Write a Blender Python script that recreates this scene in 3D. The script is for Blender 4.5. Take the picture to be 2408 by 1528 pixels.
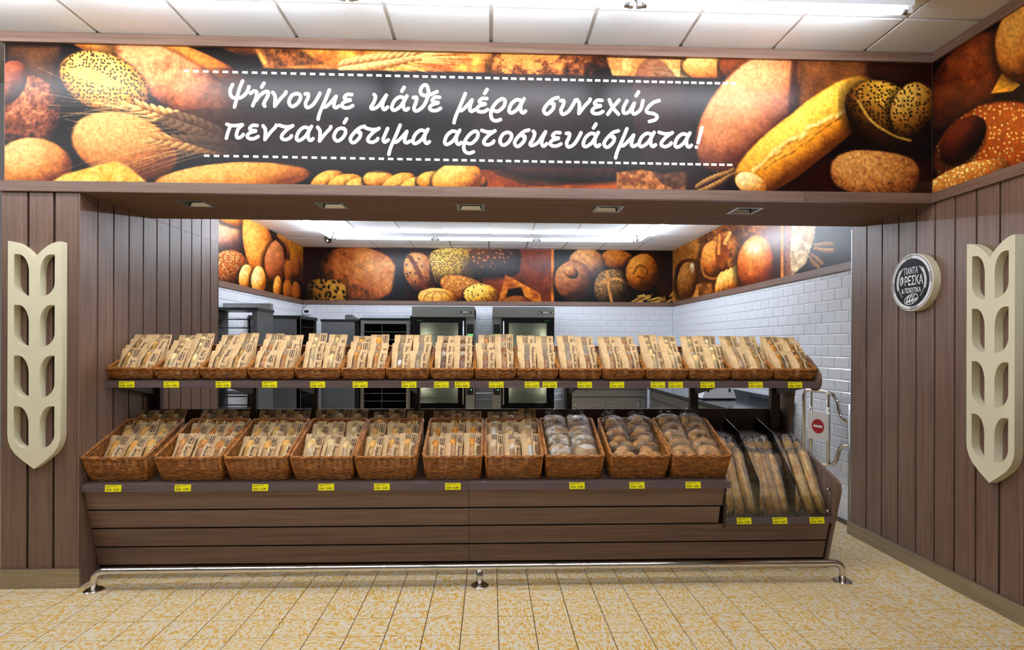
import bpy, math, random
import numpy as np
from mathutils import Vector, Matrix, Euler

for o in list(bpy.data.objects):
    bpy.data.objects.remove(o)
random.seed(7)
SC = bpy.context.scene
COL = SC.collection
R = math.radians

# ------------------------------------------------------------------ camera
# X runs along the shop front, Y into the bakery, Z up; the fascia's face is Y = 0
F_PX, YAW, ROLL, HORIZON, CAM_H, CAM_D = 1350.0, .038, .0035, 809.5, 1.5, 3.608
cam_data = bpy.data.cameras.new('camera')
cam = bpy.data.objects.new('camera', cam_data)
COL.objects.link(cam)
cam_data.sensor_width = 36.0
cam_data.lens = F_PX / 2408 * 36.0
cam_data.shift_y = (HORIZON - 764.0) / 2408
cam_data.clip_start = .02
cam.matrix_world = (Matrix.Translation((0, -CAM_D, CAM_H)) @ Matrix.Rotation(-YAW, 4, 'Z')
                    @ Matrix.Rotation(R(90), 4, 'X') @ Matrix.Rotation(ROLL, 4, 'Z'))
SC.camera = cam

# ------------------------------------------------------------------ world and exposure
world = bpy.data.worlds.new('world')
SC.world = world
world.use_nodes = True
bg = world.node_tree.nodes['Background']
bg.inputs[0].default_value = (1.0, .98, .96, 1)      # the rest of the lit store beyond the modelled bay
bg.inputs[1].default_value = .15
SC.view_settings.view_transform = 'Standard'
SC.view_settings.look = 'None'
SC.view_settings.exposure = 0.0
SC.view_settings.gamma = 1.0
SC.view_settings.use_curve_mapping = False
SC.cycles.max_bounces = 8
SC.cycles.transparent_max_bounces = 16
SC.cycles.caustics_reflective = False
SC.cycles.caustics_refractive = False
SHOP_TUBE = 92.0        # radiance of the shop tubes
KITCHEN_TUBE = 112.0     # radiance of the bakery tubes
DOWNLIGHT_W = 14.0       # watts of each soffit spot

# ------------------------------------------------------------------ room measures
XL, XR = -2.518, 2.87           # wood-clad side walls
XPIL = -2.985                   # outer edge of the left pillar
XKL, XKR, YK = -3.06, 3.05, 5.87    # bakery walls
ZC, ZK, ZS = 3.40, 3.08, 2.425      # shop ceiling, bakery ceiling, soffit
YS = .755                       # back edge of the soffit


def lin(c):
    c = np.asarray(c, dtype=float) / 255.0
    return np.where(c <= .04045, c / 12.92, ((c + .055) / 1.055) ** 2.4)


def rgba(c):
    l = lin(c)
    return (float(l[0]), float(l[1]), float(l[2]), 1.0)


# ------------------------------------------------------------------ materials
def newmat(name, color=(200, 200, 200), rough=.5, metal=0.0, spec=.5):
    m = bpy.data.materials.new(name)
    m.use_nodes = True
    b = m.node_tree.nodes['Principled BSDF']
    b.inputs['Base Color'].default_value = rgba(color)
    b.inputs['Roughness'].default_value = rough
    b.inputs['Metallic'].default_value = metal
    b.inputs['Specular IOR Level'].default_value = spec
    return m


def nd(m, typ, **kw):
    n = m.node_tree.nodes.new(typ)
    for k, v in kw.items():
        setattr(n, k, v)
    return n


def lk(m, a, b):
    m.node_tree.links.new(a, b)


def coords(m, scale, jitter=True, kind='Object'):
    """object coordinates scaled per axis, shifted by the object's own random number"""
    tc = nd(m, 'ShaderNodeTexCoord')
    mp = nd(m, 'ShaderNodeMapping')
    mp.inputs['Scale'].default_value = scale
    lk(m, tc.outputs[kind], mp.inputs['Vector'])
    if jitter:
        oi = nd(m, 'ShaderNodeObjectInfo')
        mu = nd(m, 'ShaderNodeMath', operation='MULTIPLY')
        mu.inputs[1].default_value = 173.0
        lk(m, oi.outputs['Random'], mu.inputs[0])
        cx = nd(m, 'ShaderNodeCombineXYZ')
        for i in range(3):
            lk(m, mu.outputs[0], cx.inputs[i])
        lk(m, cx.outputs[0], mp.inputs['Location'])
    return mp.outputs[0]


def ramp(m, fac, stops):
    r = nd(m, 'ShaderNodeValToRGB')
    e = r.color_ramp.elements
    while len(e) < len(stops):
        e.new(.5)
    for el, (p, c) in zip(e, stops):
        el.position = p
        el.color = rgba(c)
    lk(m, fac, r.inputs[0])
    return r.outputs[0]


def noise(m, vec, scale, detail=3, rough=.55):
    n = nd(m, 'ShaderNodeTexNoise')
    n.inputs['Scale'].default_value = scale
    n.inputs['Detail'].default_value = detail
    n.inputs['Roughness'].default_value = rough
    lk(m, vec, n.inputs['Vector'])
    return n.outputs['Fac']


def bump(m, fac, strength, dist=.002):
    b = nd(m, 'ShaderNodeBump')
    b.inputs['Strength'].default_value = strength
    b.inputs['Distance'].default_value = dist
    lk(m, fac, b.inputs['Height'])
    lk(m, b.outputs[0], m.node_tree.nodes['Principled BSDF'].inputs['Normal'])


def base(m, col):
    lk(m, col, m.node_tree.nodes['Principled BSDF'].inputs['Base Color'])


def noisy(name, stops, scale=(20, 20, 20), nscale=1.0, detail=3, rough=.5, spec=.4, bmp=0, dist=.002, metal=0.0):
    m = newmat(name, stops[0][1], rough, metal, spec)
    f = noise(m, coords(m, scale), nscale, detail)
    base(m, ramp(m, f, stops))
    if bmp:
        bump(m, f, bmp, dist)
    return m


W0, W1, W2 = (92, 70, 59), (110, 86, 73), (126, 100, 87)
M = {}


def wood(name, scale):
    m = newmat(name, W1, .38, 0, .5)
    v = coords(m, scale)
    f1 = noise(m, v, 1.0, 6, .65)
    base(m, ramp(m, f1, [(.30, W0), (.5, W1), (.72, W2)]))
    bump(m, f1, .06, .001)
    return m


M['wood_v'] = wood('laminate_vertical_grain', (55, 55, 1.6))
M['wood_h'] = wood('laminate_horizontal_grain', (1.6, 55, 55))
M['wood_y'] = wood('laminate_depth_grain', (55, 1.6, 55))
M['wood_soffit'] = wood('laminate_soffit_matt', (1.6, 55, 55))
M['wood_soffit'].node_tree.nodes['Principled BSDF'].inputs['Roughness'].default_value = .7
M['wood_soffit'].node_tree.nodes['Principled BSDF'].inputs['Specular IOR Level'].default_value = .12
M['groove'] = newmat('dark_groove', (22, 16, 13), .8, 0, .1)
M['baseboard'] = noisy('brushed_baseboard_steel', [(.3, (150, 138, 118)), (.7, (172, 160, 140))], (3, 3, 60), 1, 3, .38, .5, 0, 0, .75)
M['reflector'] = newmat('spot_reflector', (225, 225, 225), .22, 1.0)
M['chrome'] = newmat('polished_chrome', (214, 210, 205), .08, 1.0)
M['steel'] = noisy('brushed_steel', [(.3, (150, 151, 150)), (.7, (176, 177, 176))], (2, 2, 50), 1, 3, .34, .5, 0, 0, .9)
M['steel_dark'] = noisy('grey_cabinet_metal', [(.3, (92, 95, 98)), (.7, (104, 107, 110))], (4, 4, 4), 1, 3, .45, .5, 0, 0, .35)
M['steel_header'] = newmat('oven_header_metal', (128, 128, 122), .4, .6)
M['black'] = newmat('black_plastic', (14, 14, 15), .4)
M['black_gloss'] = newmat('black_glass', (8, 9, 10), .06, 0, .6)
M['ceiling'] = noisy('mineral_ceiling_panel', [(.3, (202, 206, 210)), (.7, (212, 216, 220))], (40, 40, 40), 3, 2, .9, .1)
M['ceiling_white'] = noisy('white_bakery_ceiling_panel', [(.3, (234, 238, 242)), (.7, (240, 244, 248))], (40, 40, 40), 3, 2, .9, .1)
M['ceil_bar'] = newmat('ceiling_grid_bar', (172, 168, 162), .6)
M['ceil_edge'] = newmat('ceiling_panel_edge', (236, 236, 236), .8)
M['grout'] = newmat('wall_grout', (196, 202, 212), .8)
M['wall_paint'] = newmat('white_wall_paint', (228, 230, 234), .7)
M['white_tile'] = newmat('white_glazed_tile', (226, 230, 238), .12, 0, .5)
M['cream'] = newmat('cream_lacquer', (226, 220, 190), .45, 0, .35)
M['white'] = newmat('white_enamel', (236, 236, 236), .4)
M['ink_white'] = newmat('white_lettering', (250, 248, 236), .45, 0, .3)
M['dash_white'] = newmat('cream_dash', (246, 238, 216), .45, 0, .3)
M['sign_black'] = newmat('sign_black', (20, 18, 26), .5, 0, .15)
M['sign_white'] = newmat('sign_white', (235, 235, 235), .35)
M['lip'] = noisy('dark_shelf_edging', [(.3, (84, 70, 70)), (.7, (100, 85, 84))], (1.5, 60, 60), 1, 3, .28, .5)
M['dark_wood'] = noisy('dark_brown_laminate', [(.3, (58, 40, 32)), (.7, (72, 52, 42))], (1.6, 50, 50), 1, 3, .45, .4)
M['post'] = newmat('dark_upright_metal', (46, 32, 28), .5, .2)
M['yellow'] = newmat('yellow_card', (244, 236, 20), .5, 0, .3)
M['ink'] = newmat('tag_ink', (70, 62, 12), .6)
M['ink_brown'] = newmat('brown_print', (58, 30, 22), .6)
M['red'] = newmat('no_entry_red', (178, 18, 34), .4)
M['kraft'] = noisy('kraft_paper', [(.3, (200, 166, 120)), (.7, (216, 184, 138))], (30, 30, 30), 1.5, 4, .62, .25, .12, .002)
M['lamp_body'] = newmat('lamp_white_enamel', (232, 234, 240), .4)

# printed pictures: colour comes from the printed sheet's own colour attribute
m = newmat('printed_sheet', rough=.30, spec=.2)
at = nd(m, 'ShaderNodeVertexColor', layer_name='print')
base(m, at.outputs[0])
M['print'] = m

# floor tile: cream ground with ochre flecks drawn out along one side of each tile
m = newmat('flecked_floor_tile', (200, 180, 140), .48, 0, .4)
v1 = coords(m, (26, 66, 26))
v2 = coords(m, (66, 26, 26))
oi = nd(m, 'ShaderNodeObjectInfo')
st = nd(m, 'ShaderNodeMath', operation='GREATER_THAN')
st.inputs[1].default_value = .5
lk(m, oi.outputs['Random'], st.inputs[0])
mx = nd(m, 'ShaderNodeMix', data_type='VECTOR')
lk(m, st.outputs[0], mx.inputs[0])
lk(m, v1, mx.inputs[4])
lk(m, v2, mx.inputs[5])
f1 = noise(m, mx.outputs[1], 1.35, 3, .6)
base(m, ramp(m, f1, [(.44, (222, 214, 198)), (.505, (224, 206, 160)), (.555, (220, 176, 88)), (.72, (200, 150, 62))]))
M['floor_tile'] = m
M['floor_grout'] = newmat('floor_grout', (88, 70, 44), .8)


def emis(name, color, strength):
    m = bpy.data.materials.new(name)
    m.use_nodes = True
    nt = m.node_tree
    nt.nodes.remove(nt.nodes['Principled BSDF'])
    e = nt.nodes.new('ShaderNodeEmission')
    e.inputs[0].default_value = (*color, 1)
    e.inputs[1].default_value = strength
    nt.links.new(e.outputs[0], nt.nodes['Material Output'].inputs[0])
    return m


M['tube_shop'] = emis('shop_tube_glow', (.955, .978, 1.03), SHOP_TUBE)
M['tube_kitchen'] = emis('bakery_tube_glow', (.84, .925, 1.04), KITCHEN_TUBE)
M['bulb'] = emis('spot_bulb_glow', (1, .93, .8), 14.0)
M['oven_lamp'] = emis('oven_lamp_glow', (1, .84, .6), 60.0)
M['display_green'] = emis('green_display', (.25, .9, .3), .8)
M['led_green'] = emis('green_led', (.2, 1, .3), 1.5)


def sheet(name, tint, gloss_rough, fac_add, fac_mul, bscale=0, bstr=0, stretch=.5):
    """thin clear sheet (film, glass): straight-through light plus a fresnel reflection"""
    m = bpy.data.materials.new(name)
    m.use_nodes = True
    nt = m.node_tree
    nt.nodes.remove(nt.nodes['Principled BSDF'])
    t = nd(m, 'ShaderNodeBsdfTransparent')
    t.inputs[0].default_value = (*tint, 1)
    g = nd(m, 'ShaderNodeBsdfGlossy')
    g.inputs['Roughness'].default_value = gloss_rough
    g.inputs['Color'].default_value = (1, 1, 1, 1)
    fr = nd(m, 'ShaderNodeFresnel')
    fr.inputs[0].default_value = 1.5
    mm = nd(m, 'ShaderNodeMath', operation='MULTIPLY_ADD', use_clamp=True)
    mm.inputs[1].default_value = fac_mul
    mm.inputs[2].default_value = fac_add
    lk(m, fr.outputs[0], mm.inputs[0])
    mix = nd(m, 'ShaderNodeMixShader')
    lk(m, mm.outputs[0], mix.inputs[0])
    lk(m, t.outputs[0], mix.inputs[1])
    lk(m, g.outputs[0], mix.inputs[2])
    lk(m, mix.outputs[0], nt.nodes['Material Output'].inputs[0])
    if bscale:
        f = noise(m, coords(m, (bscale, bscale * stretch, bscale)), 1, 4, .6)
        b = nd(m, 'ShaderNodeBump')
        b.inputs['Strength'].default_value = bstr
        b.inputs['Distance'].default_value = .02
        lk(m, f, b.inputs['Height'])
        lk(m, b.outputs[0], g.inputs['Normal'])
        lk(m, b.outputs[0], fr.inputs['Normal'])
    return m


M['film'] = sheet('clear_film', (.98, .98, .97), .05, .012, 1.1, 26, 1.0)
M['wrap'] = sheet('crinkled_wrap', (.99, .99, .99), .10, .015, 1.35, 45, 1.0)
M['sleeve'] = sheet('clear_baguette_sleeve', (.99, .99, .99), .07, .004, 1.1, 60, .8, .06)
M['glass'] = sheet('clear_glass', (.97, .985, .98), .02, .0, 1.0)
M['oven_glass'] = sheet('oven_door_glass', (.80, .88, .86), .03, .02, 1.2)
M['glass_edge'] = newmat('dark_glass_edge', (16, 26, 22), .2)


def bread(name, a, b, c, sc=26, bm=.35, extra=None):
    m = newmat(name, b, .55, 0, .3)
    v = coords(m, (sc, sc, sc))
    f = noise(m, v, 1.0, 5, .6)
    col = ramp(m, f, [(.32, a), (.5, b), (.68, c)])
    if extra:       # flour dust or seeds
        n2 = noise(m, coords(m, (extra[1],) * 3), 1.0, 2, .5)
        mask = ramp(m, n2, [(extra[2], (0, 0, 0)), (extra[2] + extra[3], (255, 255, 255))])
        mixn = nd(m, 'ShaderNodeMix', data_type='RGBA')
        lk(m, mask, mixn.inputs[0])
        lk(m, col, mixn.inputs[6])
        mixn.inputs[7].default_value = rgba(extra[0])
        col = mixn.outputs[2]
    base(m, col)
    bump(m, f, bm, .004)
    return m


M['b_gold'] = bread('golden_crust', (206, 140, 58), (226, 170, 84), (240, 200, 120))
M['b_pale'] = bread('pale_crust', (222, 178, 104), (236, 202, 138), (246, 224, 176))
M['b_brown'] = bread('brown_crust', (160, 92, 36), (198, 128, 58), (224, 164, 90))
M['b_orange'] = bread('orange_crust', (190, 112, 32), (216, 142, 50), (232, 174, 86))
M['b_dark'] = bread('dark_crust', (90, 50, 26), (128, 78, 42), (160, 108, 62))
M['b_flour'] = bread('floured_crust', (196, 140, 78), (216, 172, 116), (232, 200, 156), 26, .35, ((252, 246, 234), 14, .49, .16))
M['b_sesame'] = bread('sesame_crust', (198, 128, 50), (224, 158, 76), (242, 190, 112), 26, .35, ((244, 222, 170), 160, .60, .06))
M['b_baguette'] = bread('baguette_crust', (206, 144, 62), (232, 180, 98), (248, 214, 146), 18, .22)
M['b_baguette_dark'] = bread('seeded_baguette_crust', (176, 118, 52), (206, 152, 78), (230, 188, 116), 30, .3)
M['wicker'] = noisy('willow_strand', [(.28, (104, 58, 18)), (.5, (160, 98, 36)), (.72, (196, 132, 60))], (30, 30, 55), 1, 3, .42, .45)
M['wicker_dark'] = newmat('dark_wicker_base', (70, 38, 14), .7)  # basket bases, one even brown darker than the strands


# ------------------------------------------------------------------ mesh building
class MB:
    def __init__(s):
        s.v, s.f = [], []

    def add(s, vs, fs):
        k = len(s.v)
        s.v += [tuple(map(float, p)) for p in vs]
        s.f += [tuple(i + k for i in f) for f in fs]
        return s

    def box(s, x0, x1, y0, y1, z0, z1):
        return s.add([(x0, y0, z0), (x1, y0, z0), (x1, y1, z0), (x0, y1, z0), (x0, y0, z1), (x1, y0, z1), (x1, y1, z1), (x0, y1, z1)],
                     [(0, 3, 2, 1), (4, 5, 6, 7), (0, 1, 5, 4), (1, 2, 6, 5), (2, 3, 7, 6), (3, 0, 4, 7)])

    def prism(s, poly, fn, a, b):
        """poly: 2D outline, fn(p, q, h) -> 3D; extruded from h=a to h=b"""
        n = len(poly)
        s.add([fn(p, q, a) for p, q in poly] + [fn(p, q, b) for p, q in poly],
              [tuple(range(n)), tuple(range(2 * n - 1, n - 1, -1))] + [(i, i + n, (i + 1) % n + n, (i + 1) % n) for i in range(n)])
        return s

    def tube(s, path, r, n=8, closed=False, caps=True):
        P = [Vector(p) for p in path]
        m = len(P)
        rr = r if hasattr(r, '__len__') else [r] * m
        up = None
        rings = []
        for i in range(m):
            a = P[(i - 1) % m] if (closed or i > 0) else P[i]
            b = P[(i + 1) % m] if (closed or i < m - 1) else P[i]
            t = (b - a).normalized()
            if up is None:
                up = Vector((0, 0, 1)) if abs(t.z) < .9 else Vector((1, 0, 0))
            u = (up - t * up.dot(t)).normalized()
            w = t.cross(u)
            up = u
            rings.append([P[i] + (u * math.cos(k * 2 * math.pi / n) + w * math.sin(k * 2 * math.pi / n)) * rr[i] for k in range(n)])
        vs = [p for q in rings for p in q]
        fs = []
        for i in range(m if closed else m - 1):
            j = (i + 1) % m
            for k in range(n):
                l = (k + 1) % n
                fs.append((i * n + k, i * n + l, j * n + l, j * n + k))
        if caps and not closed:
            fs.append(tuple(range(n - 1, -1, -1)))
            fs.append(tuple((m - 1) * n + k for k in range(n)))
        return s.add(vs, fs)

    def grid(s, P, wrap=False):
        ny, nx = len(P), len(P[0])
        fs = []
        for j in range(ny - 1):
            for i in range(nx if wrap else nx - 1):
                k = (i + 1) % nx
                fs.append((j * nx + i, j * nx + k, (j + 1) * nx + k, (j + 1) * nx + i))
        return s.add([p for r in P for p in r], fs)

    def lathe(s, prof, n=24, axis='Z', o=(0, 0, 0)):
        P = []
        for r, h in prof:
            row = []
            for k in range(n):
                a = 2 * math.pi * k / n
                c, d = r * math.cos(a), r * math.sin(a)
                q = {'Z': (c, d, h), 'X': (h, c, d), 'Y': (c, h, d)}[axis]
                row.append((q[0] + o[0], q[1] + o[1], q[2] + o[2]))
            P.append(row)
        return s.grid(P, True)

    def mesh(s, name, smooth=False):
        me = bpy.data.meshes.new(name)
        me.from_pydata(s.v, [], s.f)
        if smooth:
            me.polygons.foreach_set('use_smooth', [True] * len(me.polygons))
        me.update()
        return me

    def build(s, name, mat, parent=None, smooth=False, kind=None):
        return link(name, s.mesh(name, smooth), mat, parent, kind)


def link(name, me, mat, parent=None, kind=None):
    if mat is not None and not me.materials:
        me.materials.append(M[mat] if isinstance(mat, str) else mat)
    o = bpy.data.objects.new(name, me)
    COL.objects.link(o)
    if parent is not None:
        o.parent = parent
    if kind:
        o['kind'] = kind
    return o


def put(o, loc=None, rot=None, scale=None):
    if loc is not None:
        o.location = loc
    if rot is not None:
        o.rotation_euler = rot
    if scale is not None:
        o.scale = scale
    return o


def tag(o, label, cat, group=None, kind=None):
    o['label'] = label
    o['category'] = cat
    if group:
        o['group'] = group
    if kind:
        o['kind'] = kind
    return o


def thing(name, label, cat, loc=(0, 0, 0), rot=(0, 0, 0), group=None):
    o = bpy.data.objects.new(name, None)
    o.empty_display_size = .05
    COL.objects.link(o)
    o.location = loc
    o.rotation_euler = rot
    return tag(o, label, cat, group)


def struct(o, label=None):
    o['kind'] = 'structure'
    if label:
        o['label'] = label
    return o


def bx(name, mat, parent, *b):
    return MB().box(*b).build(name, mat, parent)


ORD = ['first', 'second', 'third', 'fourth', 'fifth', 'sixth', 'seventh', 'eighth', 'ninth', 'tenth', 'eleventh', 'twelfth',
       'thirteenth', 'fourteenth', 'fifteenth', 'sixteenth', 'seventeenth', 'eighteenth', 'nineteenth']


# ------------------------------------------------------------------ photo measurement helpers (point on a known plane)
def ray(u, v):
    x, y = (u - 1204) / F_PX, (v - HORIZON) / F_PX
    c, s = math.cos(ROLL), math.sin(ROLL)
    x, y = x * c + y * s, -x * s + y * c
    return Vector((x * math.cos(YAW) + math.sin(YAW), math.cos(YAW) - x * math.sin(YAW), -y))


EYE = Vector((0, -CAM_D, CAM_H))


def onY(u, v, Y):
    d = ray(u, v)
    return EYE + d * ((Y + CAM_D) / d.y)


def onX(u, v, X):
    d = ray(u, v)
    return EYE + d * (X / d.x)


def measure(X, Y, Z):
    """world -> photo pixels, for laying printed pictures out on their sheets"""
    dy = Y + CAM_D
    zr = X * math.sin(YAW) + dy * math.cos(YAW)
    xr = X * math.cos(YAW) - dy * math.sin(YAW)
    x, y = xr / zr, -(Z - CAM_H) / zr
    c, s = math.cos(ROLL), math.sin(ROLL)
    return 1204 + F_PX * (x * c - y * s), HORIZON + F_PX * (x * s + y * c)


# ------------------------------------------------------------------ curves, text and strokes
def catmull(pts, n=6):
    P = np.array(pts, float)
    if len(P) < 3:
        return P
    Q = np.vstack([2 * P[0] - P[1], P, 2 * P[-1] - P[-2]])
    out = []
    for i in range(1, len(Q) - 2):
        for t in np.linspace(0, 1, n, endpoint=False):
            a, b, c, d = Q[i - 1], Q[i], Q[i + 1], Q[i + 2]
            out.append(.5 * (2 * b + (c - a) * t + (2 * a - 5 * b + 4 * c - d) * t * t + (3 * b - a - 3 * c + d) * t ** 3))
    out.append(P[-1])
    return np.array(out)


def ribbon(mb, pts, hw, fn, n=6, cap=5, smooth=True):
    """flat round-ended brush stroke of half-width hw through 2D pts; fn maps (p, q) to 3D"""
    P = catmull(pts, n) if smooth else np.array(pts, float)
    T = np.gradient(P, axis=0)
    T /= np.maximum(np.linalg.norm(T, axis=1), 1e-9)[:, None]
    N = np.stack([-T[:, 1], T[:, 0]], 1)
    L, Rr = P + N * hw, P - N * hw
    poly = []
    k = len(mb.v)
    for a, b in zip(L, Rr):
        mb.v += [tuple(fn(*a)), tuple(fn(*b))]
    for i in range(len(P) - 1):
        mb.f.append((k + 2 * i, k + 2 * i + 1, k + 2 * i + 3, k + 2 * i + 2))
    for c, t, nn, sgn in ((P[0], -T[0], N[0], 1), (P[-1], T[-1], N[-1], -1)):
        k = len(mb.v)
        for j in range(cap + 1):
            a = math.pi * j / cap
            q = c + hw * (nn * math.cos(a) * sgn + t * math.sin(a))
            mb.v.append(tuple(fn(*q)))
        mb.f.append(tuple(range(k + cap, k - 1, -1)))


def brush(mb, pts, hw, fn, depth, n=5):
    """slightly raised brush stroke with round ends; fn(p, q, h) maps to 3D with h the relief"""
    P = catmull(pts, n)
    T = np.gradient(P, axis=0)
    T /= np.maximum(np.linalg.norm(T, axis=1), 1e-9)[:, None]
    rows = []
    for e in (1.0, .86, .6, .3):
        rows.append((P[0] - T[0] * hw * e, T[0], math.sqrt(max(0, 1 - e * e))))
    rows += [(p, t, 1.0) for p, t in zip(P, T)]
    for e in (.3, .6, .86, 1.0):
        rows.append((P[-1] + T[-1] * hw * e, T[-1], math.sqrt(max(0, 1 - e * e))))
    G = []
    for p, t, k in rows:
        nn = np.array((-t[1], t[0])) * hw * k
        G.append([tuple(fn(p[0] + nn[0] * s_, p[1] + nn[1] * s_, depth * h_ * (.25 + .75 * k))) for s_, h_ in ((-1, 0), (-.86, .85), (0, 1), (.86, .85), (1, 0))])
    mb.grid(G)


def curve_to_mesh(cu, name):
    o = bpy.data.objects.new('tmp', cu)
    COL.objects.link(o)
    dg = bpy.context.evaluated_depsgraph_get()
    me = bpy.data.meshes.new_from_object(o.evaluated_get(dg))
    me.name = name
    bpy.data.objects.remove(o)
    bpy.data.curves.remove(cu)
    me.materials.clear()
    return me


TEXTS = {}


def text_mesh(s, size, sx=1.0, off=0.0, shear=0.0, align='CENTER'):
    key = (s, size, sx, off, shear, align)
    if key in TEXTS:
        return TEXTS[key]
    cu = bpy.data.curves.new('text', 'FONT')
    cu.body = s
    cu.size = size
    cu.align_x = align
    cu.align_y = 'CENTER'
    cu.offset = off
    cu.shear = shear
    cu.resolution_u = 3
    me = curve_to_mesh(cu, 'lettering')
    if sx != 1:
        me.transform(Matrix.Diagonal((sx, 1, 1, 1)))
    TEXTS[key] = me
    return me


def outline_mesh(loops, depth, bevel=0.0):
    cu = bpy.data.curves.new('outline', 'CURVE')
    cu.dimensions = '2D'
    cu.fill_mode = 'BOTH'
    cu.extrude = depth / 2
    cu.bevel_depth = bevel
    for lp in loops:
        sp = cu.splines.new('POLY')
        sp.points.add(len(lp) - 1)
        for p, q in zip(sp.points, lp):
            p.co = (q[0], q[1], 0, 1)
        sp.use_cyclic_u = True
    return curve_to_mesh(cu, 'outline')


def arc(cx, cy, rx, ry, a0, a1, n=8):
    return [(cx + rx * math.cos(R(a0 + (a1 - a0) * i / n)), cy + ry * math.sin(R(a0 + (a1 - a0) * i / n))) for i in range(n + 1)]


def emblem_loops():
    """wheat-ear emblem: two columns of four leaf openings; x in [-.156,.156], z down from 0 to -1.375"""
    w, H = .156, 1.375
    out = [(-w, 0)] + arc(-w, -.20, w, .195, 88, 28, 8) + [(0, -.104)] + [(-a, b) for a, b in reversed(arc(-w, -.20, w, .195, 88, 28, 8))] + [(w, 0)]
    out = [(-w, 0)]
    for i in range(1, 9):           # left plume sweeps from the outer corner down to the notch
        t = i / 8
        out.append((-w + w * t, -.104 * t ** 2.0 - .0))
    for i in range(1, 9):
        t = 1 - i / 8
        out.append((w - w * t, -.104 * t ** 2.0))
    out += [(w, -1.17), (w - .004, -1.205), (w - .018, -1.245), (w - .045, -1.285), (.06, -1.33), (0, -H), (-.06, -1.33), (-w + .045, -1.285), (-w + .018, -1.245), (-w + .004, -1.205), (-w, -1.17)]
    loops = [out]
    for k in range(4):
        t, b = -.079 - k * .306, -.334 - k * .306
        x0, x1 = -.119, -.032
        lf = [(x0, t), (x0 + .028, t)] + arc(x0 + .025, t - .11, x1 - x0 - .025, .11, 80, 0, 7) + [(x1, b)] + arc(x1 - .005, b + .085, x1 - x0 - .005, .085, 264, 180, 7)
        loops.append(lf)
        loops.append([(-x, z) for x, z in lf])
    return loops


EMBLEM3D = outline_mesh(emblem_loops(), .05)
EMBLEM2D = outline_mesh(emblem_loops(), 0)

# all lettering is turned into meshes while the scene is still empty
for p_ in ('0,39', '0,49', '0,59', '0,69', '0,79', '0,85', '0,29', '0,22', '0,65', '0,45', '0,38', '0,48'):
    text_mesh(p_, .0175, 1.05, .0003)
for s_, of_ in (('ΠΑΝΤΑ', .0008), ('ΦΡΕΣΚΑ', .0018), ('& ΠΟΙΟΤΙΚΑ', .002)):
    text_mesh(s_, .1, 1.0, of_)
text_mesh('DEBAC', .055, 1.25, .001, .25)


# ------------------------------------------------------------------ handwriting: one brush template per letter, then where each stands
# strokes traced in photo pixels (origin x, origin y, scale of the enlargement they were read from)
def T_(ox, oy, s, *strokes):
    return [[(ox + x / s, oy + y / s) for x, y in st] for st in strokes]


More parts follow.
